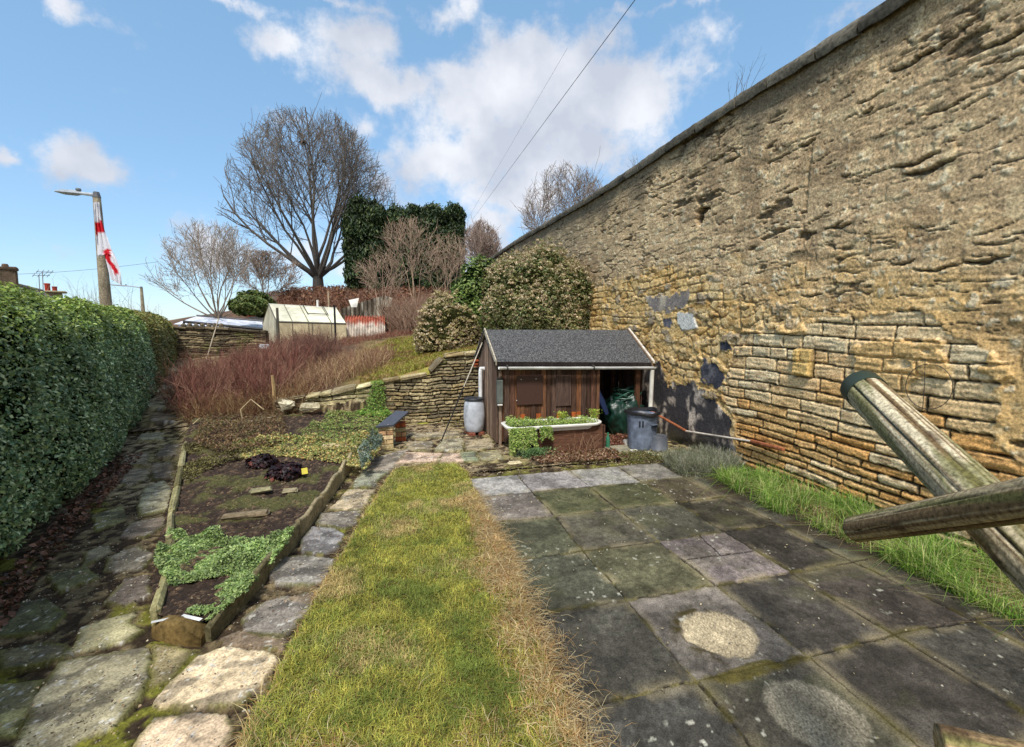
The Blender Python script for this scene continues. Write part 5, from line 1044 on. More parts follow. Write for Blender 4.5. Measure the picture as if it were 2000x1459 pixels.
for x,col,nm in ((SX0-.045,(176,166,146),'bargeboard'),(SX1+.01,(136,116,96),'bargeboard')):
    dz=-.07 if x>3 else 0
    b=MB();b.add([(x,RY0-.01,RE+.02+dz),(x+.022,RY0-.01,RE+.02+dz),(x+.022,RY0-.01,RE-.06+dz),(x,RY0-.01,RE-.06+dz),(x,SYR,RR+.03),(x+.022,SYR,RR+.03),(x+.022,SYR,RR-.06),(x,SYR,RR-.06)],[(0,1,2,3),(5,4,7,6),(0,4,5,1),(1,5,6,2),(2,6,7,3),(3,7,4,0)],srgb(*col))
    b.add([(x,SYR,RR+.03),(x+.022,SYR,RR+.03),(x+.022,SYR,RR-.06),(x,SYR,RR-.06),(x,9.33,RE+.02),(x+.022,9.33,RE+.02),(x+.022,9.33,RE-.06),(x,9.33,RE-.06)],[(0,4,5,1),(1,5,6,2),(2,6,7,3),(3,7,4,0),(5,4,7,6)],srgb(*col));b.build(nm,M_wood,sh)
b=MB();b.add([(SX1+.035,RY0,RE-.04),(SX1+.075,RY0,RE-.04),(SX1+.075,RY0,RE-.08),(SX1+.035,RY0,RE-.08),(SX1+.04,SYR+.02,RR+.03),(SX1+.075,SYR+.02,RR+.03),(SX1+.075,SYR+.02,RR-.01),(SX1+.04,SYR+.02,RR-.01)],[(0,1,2,3),(5,4,7,6),(0,4,5,1),(1,5,6,2),(2,6,7,3),(3,7,4,0)],srgb(206,200,190));b.build('verge_batten',M_wood,sh)
# gutter half round
b=MB();ga=(SX0-.0,RY0-.05,RE-.085);gb=(SX1+.05,RY0-.05,RE-.145);vs_=[];fs_=[]
for p in (ga,gb):
    for r_ in (.045,.038):
        for k in range(9):
            th=math.pi*(1+k/8);vs_.append((p[0],p[1]+math.cos(th)*r_,p[2]+math.sin(th)*r_))
for k in range(8):
    fs_+=[(k,k+1,18+k+1,18+k),(9+k+1,9+k,27+k,27+k+1)]
fs_+=[(0,9,27,18),(8,26,35,17)]+[(9+k,9+k+1,k+1,k) for k in range(8)]+[(18+k,18+k+1,27+k+1,27+k) for k in range(8)]
b.add(vs_,fs_,srgb(228,228,226));gt=b.build('gutter',M_white,sh)
for x in (SX0+.14,3.42):
    b=MB();f=(x-ga[0])/(gb[0]-ga[0]);z=ga[2]+(gb[2]-ga[2])*f
    b.tube([(x-.012,ga[1],z-.012),(x+.012,ga[1],z-.012)],.05,12,srgb(60,56,52));sub_of(b.build('gutter_joint',M_plast),gt)
b=MB();b.tube([(SX1-.0,RY0-.04,RE-.2),(SX1-.0,RY0-.02,.62),(SX1-.0,RY0-.02,.12)],.038,12,srgb(226,222,210));b.build('white_post',M_white,sh)
q=PY(938,722,8.5);b=MB();b.tube([(SX0-.01,8.5,q[2]+.02),(SX0-.09,8.5,q[2]+.02),(q[0]+.005,8.5,q[2]-.02),(q[0],8.5,q[2]-.08),(q[0],8.5,.62)],.036,10,srgb(226,226,226));b.build('downpipe',M_white,sh)
# things in the open bay
lb=(3.98,7.95)
def lumpy(name,label,cat,c0,rad,col,seed,mat,lump=.18,n=(36,22),group=None,parent=None,zmin=None,fold=0):
    A,B=np.meshgrid(np.linspace(0,2*math.pi,n[0]*2),np.linspace(-1.5707,1.5707,n[1]*2),indexing='ij');D=np.stack([np.cos(B)*np.cos(A),np.cos(B)*np.sin(A),np.sin(B)],-1)
    rr=1+lump*(fbm(D[...,0]*3+5+D[...,2],D[...,1]*3+D[...,2]*2.5,4,seed)-.5)*2
    if fold: rr=rr+fold*np.abs(fbm(A*4+D[...,2]*2,B*1.2,3,seed+3)-.5)*2*np.cos(B)
    P=np.array(c0)+D*np.array(rad)*rr[...,None]
    if zmin is not None: P[...,2]=np.maximum(P[...,2],zmin)
    i=np.arange(A.size).reshape(A.shape);Fc=np.stack([i[:-1,:-1],i[1:,:-1],i[1:,1:],i[:-1,1:]],-1).reshape(-1,4)
    o=mesh_np(name,P.reshape(-1,3),Fc,mat,parent,np.ones((A.size,3))*srgb(*col)*(.7+.6*fbm(P[...,0]*9,P[...,2]*9,3,seed+1)).reshape(-1,1),True)
    return tag(o,label,cat,group) if label else o
M_tarp=vmat('green_plastic',scale=9,amt=.3,bump=.5,dist=.02,rough=.35,spec=.6)
gx=PY(1222,800,7.72)[0]
tp=thing('garden_sack','bulging dark green plastic garden sack with a coiled hose on top inside the shed bay','sack',(gx,7.8,0))
lumpy('sack_body',None,None,(gx,7.82,.36),(.33,.27,.42),(20,52,42),951,M_tarp,lump=.22,parent=tp,zmin=.01,fold=.5)
hs=thing('garden_hose','loose coils of dark green hose piled on the garden sack','hose',(gx,7.8,.7))
b=MB();r_=random.Random(4)
for k in range(9):
    pts=[];ra=r_.uniform(.16,.30);cx=gx+r_.uniform(-.03,.05);cz=.66+.022*k;ph=r_.uniform(0,6);tl=r_.uniform(-.1,.1)
    for s in range(21):
        th=ph+2*math.pi*s/20*.97;pts.append((cx+ra*math.cos(th),7.76+ra*.75*math.sin(th),cz+tl*math.cos(th)+.02*math.sin(3*th+k)))
    b.tube(pts,.011,6,srgb(34,84,66)*r_.uniform(.8,1.3))
b.build('coil',M_tarp,hs,True)
# folded blue thing
b=MB();a0=PY(1163,752,7.62);a1=PY(1186,818,7.62);r_=random.Random(8)
for k in range(5):
    b.tube([(a0[0]+.03+k*.018,7.62+k*.03,a0[2]+.05-k*.03),(a0[0]+.07+k*.03,7.62+k*.03,.75-k*.02),(a1[0]-.03+k*.02,7.6+k*.03,.42)],[.012,.05,.03],8,srgb(50,64,104)*r_.uniform(.7,1.2))
tag(b.build('folded_parasol',M_cloth,None,True),'furled dark blue fabric leaning inside the shed bay behind the boards','parasol')
for px,y0_,y1_,lb_,cc,r_ in [(1208,745,780,'thin pale stick standing at the back of the shed bay, left of the thicker one',(170,160,140),.006),(1226,736,780,'thicker grey pole standing at the back of the shed bay',(110,104,92),.016)]:
    a=PY(px,y0_,8.3);c_=PY(px,y1_,8.3);b=MB();b.tube([(a[0],8.3,a[2]),(c_[0]-.02,8.25,0)],r_,6,srgb(*cc));tag(b.build('stick',M_wood),lb_,'stick')
# barrel
bx,by=1.50,8.42
t=thing('water_barrel','pale grey plastic barrel with black lid under the white downpipe, left of the shed','barrel',(bx,by,.05))
b=MB();b.lathe(bx,by,[(.15,.07),(.165,.09),(.185,.2),(.197,.33),(.197,.43),(.188,.55),(.172,.64),(.165,.655)],32,srgb(196,202,212));b.build('barrel_body',M_plast,t,True)
b=MB();b.lathe(bx,by,[(.175,.655),(.185,.66),(.188,.685),(.178,.70),(.12,.705),(.03,.71)],28,srgb(52,54,58));b.build('lid',M_plast,t,True)
for k,(dx,dy,cl,lb_) in enumerate([(-.08,-.02,(150,92,72),'brick under the left side of the grey barrel'),(.10,.02,(130,80,62),'brick under the right side of the grey barrel')]):
    b=MB();b.box(bx+dx,by+dy,.03,.12,.3,.075,c=srgb(*cl),bev=.006,rz=math.pi/2 if 0 else .1);tag(b.build('brick',M_rock),lb_,'brick',group='bricks under the barrel')
# leaning pole
a=G(860,866);c_=PY(942,669,8.25);b=MB();av=Vector(a);cv=Vector((SX0-.10,c_[1],c_[2]));m=av.lerp(cv,.55)
t=thing('pole','long thin pole, black below and pale above, leaning on the shed roof edge','pole',a)
b=MB();b.tube([av,m],[.012,.012],8,srgb(30,28,28));b.build('lower_pole',M_metal,t);b=MB();b.tube([m,cv],[.010,.010],8,srgb(196,186,170));b.build('upper_pole',M_wood,t)
# ---------------- bath planter
zr=.44;cxb=2.72
A_=G(986,836,zr);B_=G(1197,832,zr);
X0,X1=A_[0]+.02,B_[0];Yf,Yb=6.78,7.36
t=thing('bath_planter','old white bath in a brown boarded surround, overflowing with trailing green plants on the left','planter',((X0+X1)/2,7.05,0))
def rrect(x0,x1,y0,y1,r0,r1,n=8):
    P=[]
    for cx,cy,a0,r in ((x1-r1,y0+r1,-90,r1),(x1-r1,y1-r1,0,r1),(x0+r0,y1-r0,90,r0),(x0+r0,y0+r0,180,r0)):
        for k in range(n+1):
            a=R(a0+90*k/n);P.append((cx+r*math.cos(a),cy+r*math.sin(a)))
    return P
O=rrect(X0,X1,Yf,Yb,.16,.26);I=rrect(X0+.07,X1-.075,Yf+.07,Yb-.07,.12,.20);n_=len(O)
prof=[]
for (P_,z) in ((rrect(X0+.01,X1-.01,Yf+.01,Yb-.01,.15,.25),zr-.03),(O,zr-.018),(O,zr+.004),(rrect(X0+.02,X1-.02,Yf+.02,Yb-.02,.15,.24),zr+.014),(rrect(X0+.055,X1-.055,Yf+.055,Yb-.055,.13,.21),zr+.010),(I,zr-.012),(rrect(X0+.11,X1-.12,Yf+.10,Yb-.10,.1,.18),zr-.14)):
    prof.append([(x,y,z) for x,y in P_])
vs_=[p for r in prof for p in r];fs_=[]
for r in range(len(prof)-1):
    for k in range(n_): fs_.append((r*n_+k,r*n_+(k+1)%n_,(r+1)*n_+(k+1)%n_,(r+1)*n_+k))
b=MB();b.add(vs_,fs_,srgb(236,234,226));b.build('bath_rim',vmat('enamel',scale=8,amt=.06,bump=0,rough=.25,spec=.6),t,True)
b=MB();b.prism(rrect(X0+.11,X1-.12,Yf+.10,Yb-.10,.1,.18),zr-.10,zr-.055,srgb(80,64,46));b.build('potting_soil',M_soil,t)
b=MB();b.box(2.82,Yf+.10,.205,1.16,.022,.40,c=srgb(96,66,50),bev=.004);b.build('front_board',vmat('brown_board',scale=18,amt=.5,bump=.5,rough=.8,stretch=(.3,1,1.5),big=4),t)
b=MB();b.box(3.39,7.07,.205,.022,.50,.40,c=srgb(76,52,42),bev=.004);b.box(2.25,7.07,.205,.022,.50,.40,c=srgb(70,50,40),bev=.004);b.box(2.82,Yb-.1,.205,1.16,.022,.40,c=srgb(76,52,42),bev=.004);b.build('side_boards',M_board,t)
b=MB();b.box(X0+.10,Yf+.07,.19,.10,.10,.38,c=srgb(150,160,92),bev=.01);b.box(X0+.30,Yf+.12,.19,.07,.07,.38,c=srgb(60,48,38),bev=.01);b.build('support_posts',M_wood,t)
def plantmass(name,label,cat,P,N,size,cols,jit=.6,elong=.55,group=None,kind=None):
    V,Fc=leaves(P,N,size,jit=jit,elong=elong);return tag(mesh_np(name,V,Fc,M_leaf,None,rep(colmix(len(P),cols,.25),4)),label,cat,group,kind)
GC=[(150,178,84),(124,156,70),(176,194,104),(104,136,64),(190,196,130)]
k=5200;x=X0+.08+(X1-X0-.2)*rng.random(k)**1.25;y=rng.uniform(Yf+.06,Yb-.08,k);z=zr-.02+.07*rng.random(k)*fbm(x*7,y*7,3,961)*2+np.where(x<X0+.5,.05*rng.random(k),0)
plantmass('trailing_plant','low green foliage filling the white bath','plant',np.column_stack([x,y,z]),np.tile([0,-.2,1.],(k,1)),rng.uniform(.018,.035,k),GC)
k=3200;u_=rng.random(k);x=np.where(u_<.72,X0+.02+.42*rng.random(k),X0+.52+.18*rng.random(k));dz=np.where(u_<.72,rng.random(k)**1.1*.36,rng.random(k)*.27)*(.55+.6*vn(x*13,x*0,962));P=np.column_stack([x+rng.normal(0,.012,k)+dz*.1,Yf-.015-.05*rng.random(k)+rng.normal(0,.01,k),zr+.015-dz])
plantmass('trailing_plant','pale green leaves hanging down over the left front of the bath','plant',P,np.tile([0,-1,.35],(k,1)),rng.uniform(.02,.036,k),GC)
k=1100;x=rng.normal(X0+.42,.13,k);P=np.column_stack([x,rng.normal(Yf-.12,.05,k),rng.uniform(.0,.14,k)**1.0]);plantmass('ground_plant','small green plant growing on the ground under the left end of the bath','plant',P,np.tile([0,-.4,1.],(k,1)),rng.uniform(.02,.035,k),[(92,124,76),(112,140,88),(80,108,66)])
for px,lb_,hh in [(1098,'upright yellow green sprig near the middle of the bath',.17),(1161,'upright yellow green sprig at the right end of the bath',.19)]:
    q=PY(px,820,7.2);k=420;h=rng.random(k);P=np.column_stack([q[0]+rng.normal(0,.035,k)*(.5+h),7.2+rng.normal(0,.035,k)*(.5+h),zr-.02+h*hh]);plantmass('sprig',lb_,'plant',P,np.column_stack([rng.normal(0,.6,k),rng.normal(-.3,.6,k),np.full(k,.5)]),rng.uniform(.018,.035,k),[(170,188,70),(140,166,60),(190,200,96)],group='upright sprigs in the bath')
p=np.column_stack([rng.uniform(2.75,3.2,26),rng.uniform(6.66,6.78,26),np.zeros(26)]);thicket('dead_plant','dead brown stems standing against the front board of the bath','dead plant',p,.30,.5,.004,[(170,140,112),(140,108,84)],segs=4,side=1)
# bottle
q=G(1189,879);q=(q[0]+.03,q[1]+.1,0);b=MB();b.lathe(q[0],q[1],[(.032,.0),(.036,.01),(.036,.16),(.03,.19),(.014,.225),(.013,.26),(.016,.262),(.014,.27)],16,srgb(52,120,92));tag(b.build('bottle',vmat('bottle_glass',scale=5,amt=.1,bump=0,rough=.2,spec=.7),None,True),'green bottle standing at the right end of the bath planter','bottle')
# bin
cx,cy=3.98,6.66;t=thing('dustbin','battered grey plastic dustbin with a warped black rim and liner beside the blackened wall','dustbin',(cx,cy,0))
b=MB();b.lathe(cx,cy,[(.19,.0),(.205,.012),(.212,.05),(.235,.35),(.25,.58),(.256,.60)],36,srgb(112,122,140));
BB=b.build('bin_body',vmat('scuffed_grey_plastic',scale=9,amt=.45,bump=.15,rough=.5,spec=.45,big=7),t,True)
b=MB();pr=[(.250,.585),(.283,.60),(.290,.635),(.272,.66),(.245,.655),(.235,.60)];vs_=[];fs_=[];NN=36
for i_,(r_,z_) in enumerate(pr):
    for k in range(NN):
        th=2*math.pi*k/NN;w=1+.035*math.sin(3*th+1)+.02*math.sin(7*th);vs_.append((cx+r_*w*math.cos(th),cy+r_*w*math.sin(th),z_+.014*math.sin(2*th+.6)+.01*math.sin(5*th)))
for i_ in range(len(pr)-1):
    for k in range(NN): fs_.append((i_*NN+k,i_*NN+(k+1)%NN,(i_+1)*NN+(k+1)%NN,(i_+1)*NN+k))
b.add(vs_,fs_,srgb(34,32,34));b.build('black_rim',M_tarp,t,True)
b=MB();b.lathe(cx,cy,[(.02,.57),(.235,.575),(.236,.585)],24,srgb(60,48,38));b.build('rubbish',M_soil,t)
b=MB();an=-1.25;hx,hy=cx+.245*math.cos(an),cy+.245*math.sin(an)
b.box(hx,hy-.012,.455,.125,.05,.016,rz=an+math.pi/2,c=srgb(96,106,122),bev=.006);b.box(hx,hy-.008,.425,.115,.03,.04,rz=an+math.pi/2,c=srgb(40,44,52),bev=.006);sub_of(b.build('bin_handle',M_plast),BB)
for an in (-2.25,-2.05):
    hx,hy=cx+.243*math.cos(an),cy+.243*math.sin(an);b=MB();b.box(hx,hy,.47,.025,.02,.10,rz=an+math.pi/2,c=srgb(30,32,38),bev=.006);sub_of(b.build('handle_slot',M_plast),BB)
# bucket upside down
q=G(1290,884);cx,cy=q[0],q[1]+.06;t=thing('bucket','dark grey plastic bucket turned upside down in front of the dustbin','bucket',(cx,cy,0))
b=MB();b.lathe(cx,cy,[(.152,.02),(.155,.03),(.148,.035),(.128,.262),(.122,.272),(.02,.268)],32,srgb(92,96,104));BK=b.build('bucket_body',M_plast,t,True)
b=MB();b.lathe(cx,cy,[(.153,.018),(.162,.02),(.162,.034),(.150,.036)],32,srgb(84,88,96));sub_of(b.build('bucket_rim',M_plast,None,True),BK)
stone('paving_slab','pale broken slab under the upside down bucket',1290,888,q[1],.5,.34,.03,c=(186,184,160),rz=.1,z=.012,cat='slab',bev=.008)
stone('paving_slab','grey slab on the ground between the bottle and the dustbin',1215,886,6.72,.5,.42,.025,c=(150,144,124),rz=-.05,z=.012,cat='slab',bev=.008)
stone('stone','white chalky stone lying in front of the dustbin',1236,890,6.52,.14,.07,.04,c=(226,222,208),z=.02,grp='white stones near the dustbin')
stone('stone','white stone against the left side of the dustbin',1226,862,6.95,.14,.12,.10,c=(216,212,204),z=.05,grp='white stones near the dustbin')
stone('stone','pale flat stone at the left corner of the patio edge',1006,902,6.35,.2,.12,.04,c=(200,186,150),z=.03)
# pipe along wall
a=PX(1292,826,WX-.35);m=PX(1340,842,WX-.07);c_=PX(1468,862,WX-.06);e_=PX(1530,878,WX-.06)
t=thing('wall_pipe','thin white pipe with rusty ends running low along the tall wall','pipe',(WX-.1,6,.4))
b=MB();b.tube([(WX-.30,7.35,.50),(WX-.10,6.75,m[2]+.04),m],.022,8,srgb(150,92,62),rag=.08);b.build('rusty_pipe_end',M_rock,t,True)
b=MB();b.tube([m,c_],.016,8,srgb(214,202,186));b.build('white_pipe',M_plast,t,True)
b=MB();b.tube([c_,e_],[.03,.026],8,srgb(158,98,68),rag=.12);b.build('rusty_pipe_stub',M_rock,t,True)
# wire loop on the wall
b=MB();pts=[]
for k in range(40):
    th=R(70)-2*math.pi*.93*k/39;q=PX(1815+46*math.cos(th),755-44*math.sin(th),WX-.09);pts.append(q)
b.tube(pts,.0035,5,srgb(54,48,44));a=PX(1807,700,WX-.09);c_=PX(1802,800,WX-.09);b.tube([a,PX(1806,750,WX-.09),c_],.003,5,srgb(60,52,46));tag(b.build('wire_loop',M_metal),'loop of thin dark wire hanging on the bare stone of the tall wall','wire')
# lintel slot above corbel
# ---------------- log frame
def logm(name,A,B,r0,r1,parent,col,seed,round_end=True,n=28,segs=40):
    A=Vector(A);B=Vector(B);t_=(B-A).normalized();a=t_.cross(Vector((0,0,1))).normalized();c=a.cross(t_).normalized()
    TH,Sg=np.meshgrid(np.linspace(0,2*math.pi,n*3,endpoint=False),np.linspace(0,1,segs*3),indexing='ij');L=(B-A).length
    r=(r0+(r1-r0)*Sg);x=TH*3
    r=r*(1+.05*(fbm(np.cos(TH)*1.5+3,Sg*L*1.2+np.sin(TH)*1.5,3,seed)-.5)+.03*(fbm(np.cos(TH)*9+3,Sg*L*1.1+np.sin(TH)*9,3,seed+1)-.5))
    ck=np.zeros(TH.shape)
    for j,(th0,w) in enumerate([(.5,.05),(1.3,.04),(2.1,.05),(2.9,.035),(3.6,.06),(4.4,.04),(5.2,.06),(5.9,.035)]):
        dth=np.abs((TH-th0-.22*(fbm(Sg*3+j,Sg*0,3,seed+5+j)-.5)*2+math.pi)%(2*math.pi)-math.pi);ck=np.maximum(ck,ss(w,w*.2,dth)*ss(.3,.5,fbm(Sg*2.3+j*3,Sg*0,2,seed+9)+.1))
    kn=np.zeros(TH.shape)
    for j in range(7):
        kt=(seed*1.7+j*2.3)%6.28;ks=(j+.5)/7+.04*math.sin(seed+j*5);dd_=np.hypot(((TH-kt+math.pi)%(2*math.pi)-math.pi)*r0,(Sg-ks)*L*.6);kn=np.maximum(kn,ss(.030,.008,dd_))
    r=r*(1-.13*ck+.05*kn)
    if round_end: r=r*np.sqrt(np.clip(1-np.clip(1-Sg*L/(r0*.22),0,1)**2,.35,1))
    Av=np.array(A);tv=np.array(t_);av=np.array(a);cv=np.array(c)
    P=Av+Sg[...,None]*L*tv+(np.cos(TH)*r)[...,None]*av+(np.sin(TH)*r)[...,None]*cv
    gr=fbm(np.cos(TH)*7+3,Sg*L*1.2+np.sin(TH)*7,4,seed+2);gn=fbm(np.cos(TH)*2+8,Sg*L*4+np.sin(TH)*2,4,seed+3)
    cc=mixc(srgb(*col[0])*np.ones(P.shape),srgb(*col[1])*np.ones(P.shape),ss(.4,.62,gr));mo=ss(.44,.60,gn)
    cc=mixc(cc,srgb(*col[2])*np.ones(P.shape),mo*.75);cc=mixc(cc,srgb(34,28,22)*np.ones(P.shape),ck*.9);cc=mixc(cc,srgb(70,50,34)*np.ones(P.shape),kn*.7)
    i=np.arange(TH.size).reshape(TH.shape);j=np.roll(i,-1,0);Fc=np.stack([i[:,:-1],i[:,1:],j[:,1:],j[:,:-1]],-1).reshape(-1,4)
    V=P.reshape(-1,3);nv=len(V);V=np.concatenate([V,[np.array(A)+tv*.0,np.array(B)]]);C_=np.concatenate([cc.reshape(-1,3),[srgb(*col[0]),srgb(*col[0])]])
    Fq=np.concatenate([Fc,np.stack([i[:,0],j[:,0],np.full(len(i),nv),np.full(len(i),nv)],1),np.stack([j[:,-1],i[:,-1],np.full(len(i),nv+1),np.full(len(i),nv+1)],1)])
    return mesh_np(name,V,Fq,M_log,parent,C_,True)
M_log=vmat('weathered_log',scale=80,amt=.65,bump=.8,dist=.004,rough=.85,spec=.2,stretch=(1,1,1))
t=thing('crossed_logs','weathered mossy round log with a green end cap, crossed by a thinner log','log frame',(3.2,1.0,0))
A=Vector(PD(1688,762,2.05));B=Vector(PD(1975,1040,1.30));d=(B-A).normalized();B2=B+d*1.1
LC=[(206,192,160),(120,98,68),(104,104,58)]
logm('thick_log',A,B2,.077,.088,t,LC,971,False)
b=MB();e=A-d*.035;b.tube([e-d*.012,e,A+d*.035],[.070,.081,.081],24,srgb(44,54,40));b.build('end_cap',M_plast,t,True)
A3=Vector(PD(1668,1034,1.72));B3=Vector(PD(2060,968,1.02));d3=(B3-A3).normalized();logm('thin_log',A3,B3+d3*.8,.046,.056,t,[(170,152,118),(118,96,68),(104,104,58)],981,True)
# off-frame posts that carry the logs
for p_,r_ in ((B2-d*.08,.09),(B3+d3*.7,.06)):
    b=MB();b.tube([(p_.x,p_.y,0),(p_.x,p_.y,p_.z+.1)],r_,14,srgb(150,130,96));b.build('support_post',M_wood,t)
A4=Vector(PD(1838,1462,.98));B4=Vector(PD(2080,1520,.90));lg=thing('log','sawn end of a weathered log low in front of the patio slabs','log',(A4.x,A4.y,0));logm('log_bar',A4,B4+(B4-A4).normalized()*.5,.045,.05,lg,[(176,150,108),(130,108,78),(110,110,62)],991,False)
p_=B4+(B4-A4).normalized()*.4;b=MB();b.tube([(p_.x,p_.y,0),(p_.x,p_.y,p_.z)],.05,12,srgb(140,120,88));b.build('log_leg',M_wood,lg)
# ================================================================ BACKGROUND BUILT THINGS
DW=[(120,108,84),(96,86,68),(140,126,98),(80,72,58)]
xa=PY(354,660,17.95)[0];xb=PY(520,660,17.95)[0]
dry_wall('stone_wall','low dark dry stone wall with upright cope stones at the far end of the hedge path','wall',xa-.3,xb,17.95,lambda u:np.interp(u,[xa-.3,xa,xa+1.2,xb-1,xb],[2.0,1.98,1.94,1.9,1.82]),lambda u:np.interp(u,[-8,-4],[.8,1.1]),1001,[.07,.06,.09,.08,.11]*8,DW,.2,.6,step=.03)
t=thing('cope_row','row of small upright cope stones on the left part of the far dark wall','stone edging',(xa+.5,17.95,2.0))
x=xa+.05
for k in range(7):
    b=MB();b.box(x,18.05,2.04,.13,.2,.2+.03*(k%2),rz=0,c=srgb(112,102,84),bev=.05,jit=.012);b.build('cope_stone',M_rock,t);x+=.19
# railing
t=thing('railing','thin black metal handrail above the far dark stone wall','railing',(xa,18.3,2))
a=PY(358,628,18.4);c_=PY(512,643,18.4);b=MB();b.tube([a,c_],.045,8,srgb(28,28,30));b.build('rail',M_metal,t)
for px,y in ((359,629),(505,641)):
    q=PY(px,y,18.4);b=MB();b.tube([(q[0],18.4,1.3),(q[0],18.4,q[2])],.035,8,srgb(30,30,32));b.build('post',M_metal,t)
# white cabin
t=thing('cabin','long low white cabin with a dark roof edge behind the far stone wall','cabin',(PY(430,640,25)[0],25,1.8))
P_=[PY(346,640,24),PY(354,612,24),PY(522,626,26),PY(522,655,26)]
x0,x1=PY(348,640,24.5)[0],PY(530,640,24.5)[0];zt0=PY(356,616,24.5)[2];zt1=PY(520,630,24.5)[2]
b=MB();b.add([(x0,24.5,1.2),(x1,24.5,1.2),(x1,27.5,1.2),(x0,27.5,1.2),(x0,24.5,zt0-.35),(x1,24.5,zt1-.3),(x1,27.5,zt1-.3),(x0,27.5,zt0-.35)],[(0,1,5,4),(1,2,6,5),(2,3,7,6),(3,0,4,7)],srgb(214,222,236));b.build('cabin_wall',M_white,t)
b=MB();b.add([(x0-.1,24.3,zt0-.4),(x1,24.3,zt1-.34),(x1,26,zt1),(x0+.25,26,zt0),(x1,27.7,zt1-.34),(x0-.1,27.7,zt0-.4)],[(0,1,2,3),(3,2,4,5),(0,3,5)],srgb(226,230,240));b.build('cabin_roof',M_white,t)
b=MB();b.tube([(x0+.25,26,zt0+.03),(x1,26,zt1+.03)],.05,6,srgb(70,70,76));b.build('ridge_strip',M_metal,t)
# greenhouse
t=thing('greenhouse','whitewashed greenhouse with pitched roof and open roof vent behind the brown thicket','greenhouse',(-3,19,1.4))
eL=PY(540,628,18.4);eR=PY(676,632,18.6);rL=PY(525,594,20.2);rR=PY(657,602,20.2);bL=PY(513,632,21.8);bR=PY(640,634,21.8)
M_gl=vmat('whitewashed_glass',scale=5,amt=.22,bump=.05,rough=.45,spec=.5,big=1.3)
zb=1.2;gc=srgb(206,200,170);gc2=srgb(184,170,136)  # glass tones paint how light falls: roof palest, gable duller, side darkest
def q4(nm,a,b_,c_,d,col,mat=M_gl,th=.02):
    b=MB();b.quadslab(a,b_,c_,d,th,col);return b.build(nm,mat,t)
q4('roof_glass',eL,eR,rR,rL,srgb(222,218,190));q4('roof_glass',rL,rR,bR,bL,gc)
q4('side_glass',(eL[0],eL[1],zb),(eR[0],eR[1],zb),eR,eL,gc2)
b=MB();b.add([(eL[0],eL[1],zb),eL,rL,bL,(bL[0],bL[1],zb)],[(0,1,2,3,4)],srgb(198,190,158));b.add([(eR[0],eR[1],zb),eR,rR,bR,(bR[0],bR[1],zb)],[(4,3,2,1,0)],gc);b.build('gable_glass',M_gl,t)
V3=Vector
def bar(nm,a,b_,r=.022,c=(96,92,80)):
    b=MB();b.tube([a,b_],r,6,srgb(*c));return b.build(nm,M_metal,t)
bar('eave_bar',eL,eR,.03);bar('ridge_bar',rL,rR,.03,(190,190,180));bar('corner_bar',(eL[0],eL[1],zb),eL,.028);bar('gable_bar',eL,rL);bar('gable_bar',rL,bL)
for f in (.22,.45,.5,.78):
    a=V3(eL).lerp(V3(eR),f);c_=V3(rL).lerp(V3(rR),f);up=V3((0,-.02,.03));
    if f!=.5: bar('glazing_bar',a+up,c_+up,.014)
    bar('glazing_bar',(a.x,a.y-.02,zb),a,.014)
a=V3(eL).lerp(V3(eR),.5);c_=V3(rL).lerp(V3(rR),.5);m0=a.lerp(c_,.45)+V3((0,-.05,.06));a=V3(eL).lerp(V3(eR),.8);c2=V3(rL).lerp(V3(rR),.8);m1=a.lerp(c2,.45)+V3((0,-.05,.06));bar('vent_frame',m0,m1,.02,(60,60,56));bar('vent_frame',m0,c_+V3((0,-.02,.04)),.02,(60,60,56));bar('vent_frame',m1,c2+V3((0,-.02,.04)),.014,(60,60,56))
# posts
for nm,px,y0,y1,Y,r,cl,lb in [('post',653,596,660,17.2,.035,(34,34,36),'thin black post in front of the right half of the greenhouse'),('post',541,601,668,17.4,.045,(84,82,70),'dark green post at the front corner of the greenhouse'),('post',620,586,600,22,.05,(226,226,220),'short white post sticking up behind the greenhouse roof'),('stake',641,568,605,24,.04,(176,156,128),'pale wooden stake behind the greenhouse roof'),('cane',427,622,0,14.2,.014,(204,190,166),'long pale cane leaning above the red thicket')]:
    a=PY(px,y0,Y);b=MB()
    if y1: c_=(a[0],Y,z1(a[0],Y)-.1)
    else: c_=PY(402,706,Y)
    b.tube([a,c_],r,7,srgb(*cl));tag(b.build(nm,M_wood),lb,nm)
q=PY(532,733,9.75);c_=PY(536,792,9.75);b=MB();b.tube([q,((q[0]+c_[0])/2+.012,9.75,(q[2]+c_[2])/2),(c_[0],9.75,.2)],[.03,.036,.04],7,srgb(176,148,104),rag=.1);tag(b.build('stake',M_wood),'short thick wooden stake at the edge of the dark red thicket','stake')
q=PY(542,775,9.7);b=MB();b.tube([q,(q[0],9.7,.2)],[.012,.016],6,srgb(196,168,124));tag(b.build('stake',M_wood),'thin pale stake right beside the short thick wooden stake','stake')
# arching bare stems in front of thicket
for k,(pts,lb) in enumerate([([(476,835),(470,800),(490,780),(515,800)],'arching pale bramble stem on the left of the terrace'),([(390,817),(352,850),(330,880)],'pale bent stick lying over the left kerb of the bed'),([(385,860),(420,882),(470,868)],'pale crooked stick lying across the far end of the bed')]):
    b=MB();b.tube([PY(px,py,9.0+.1*k) for px,py in pts],.010,6,srgb(196,176,138));tag(b.build('stem',M_wood),lb,'stick')
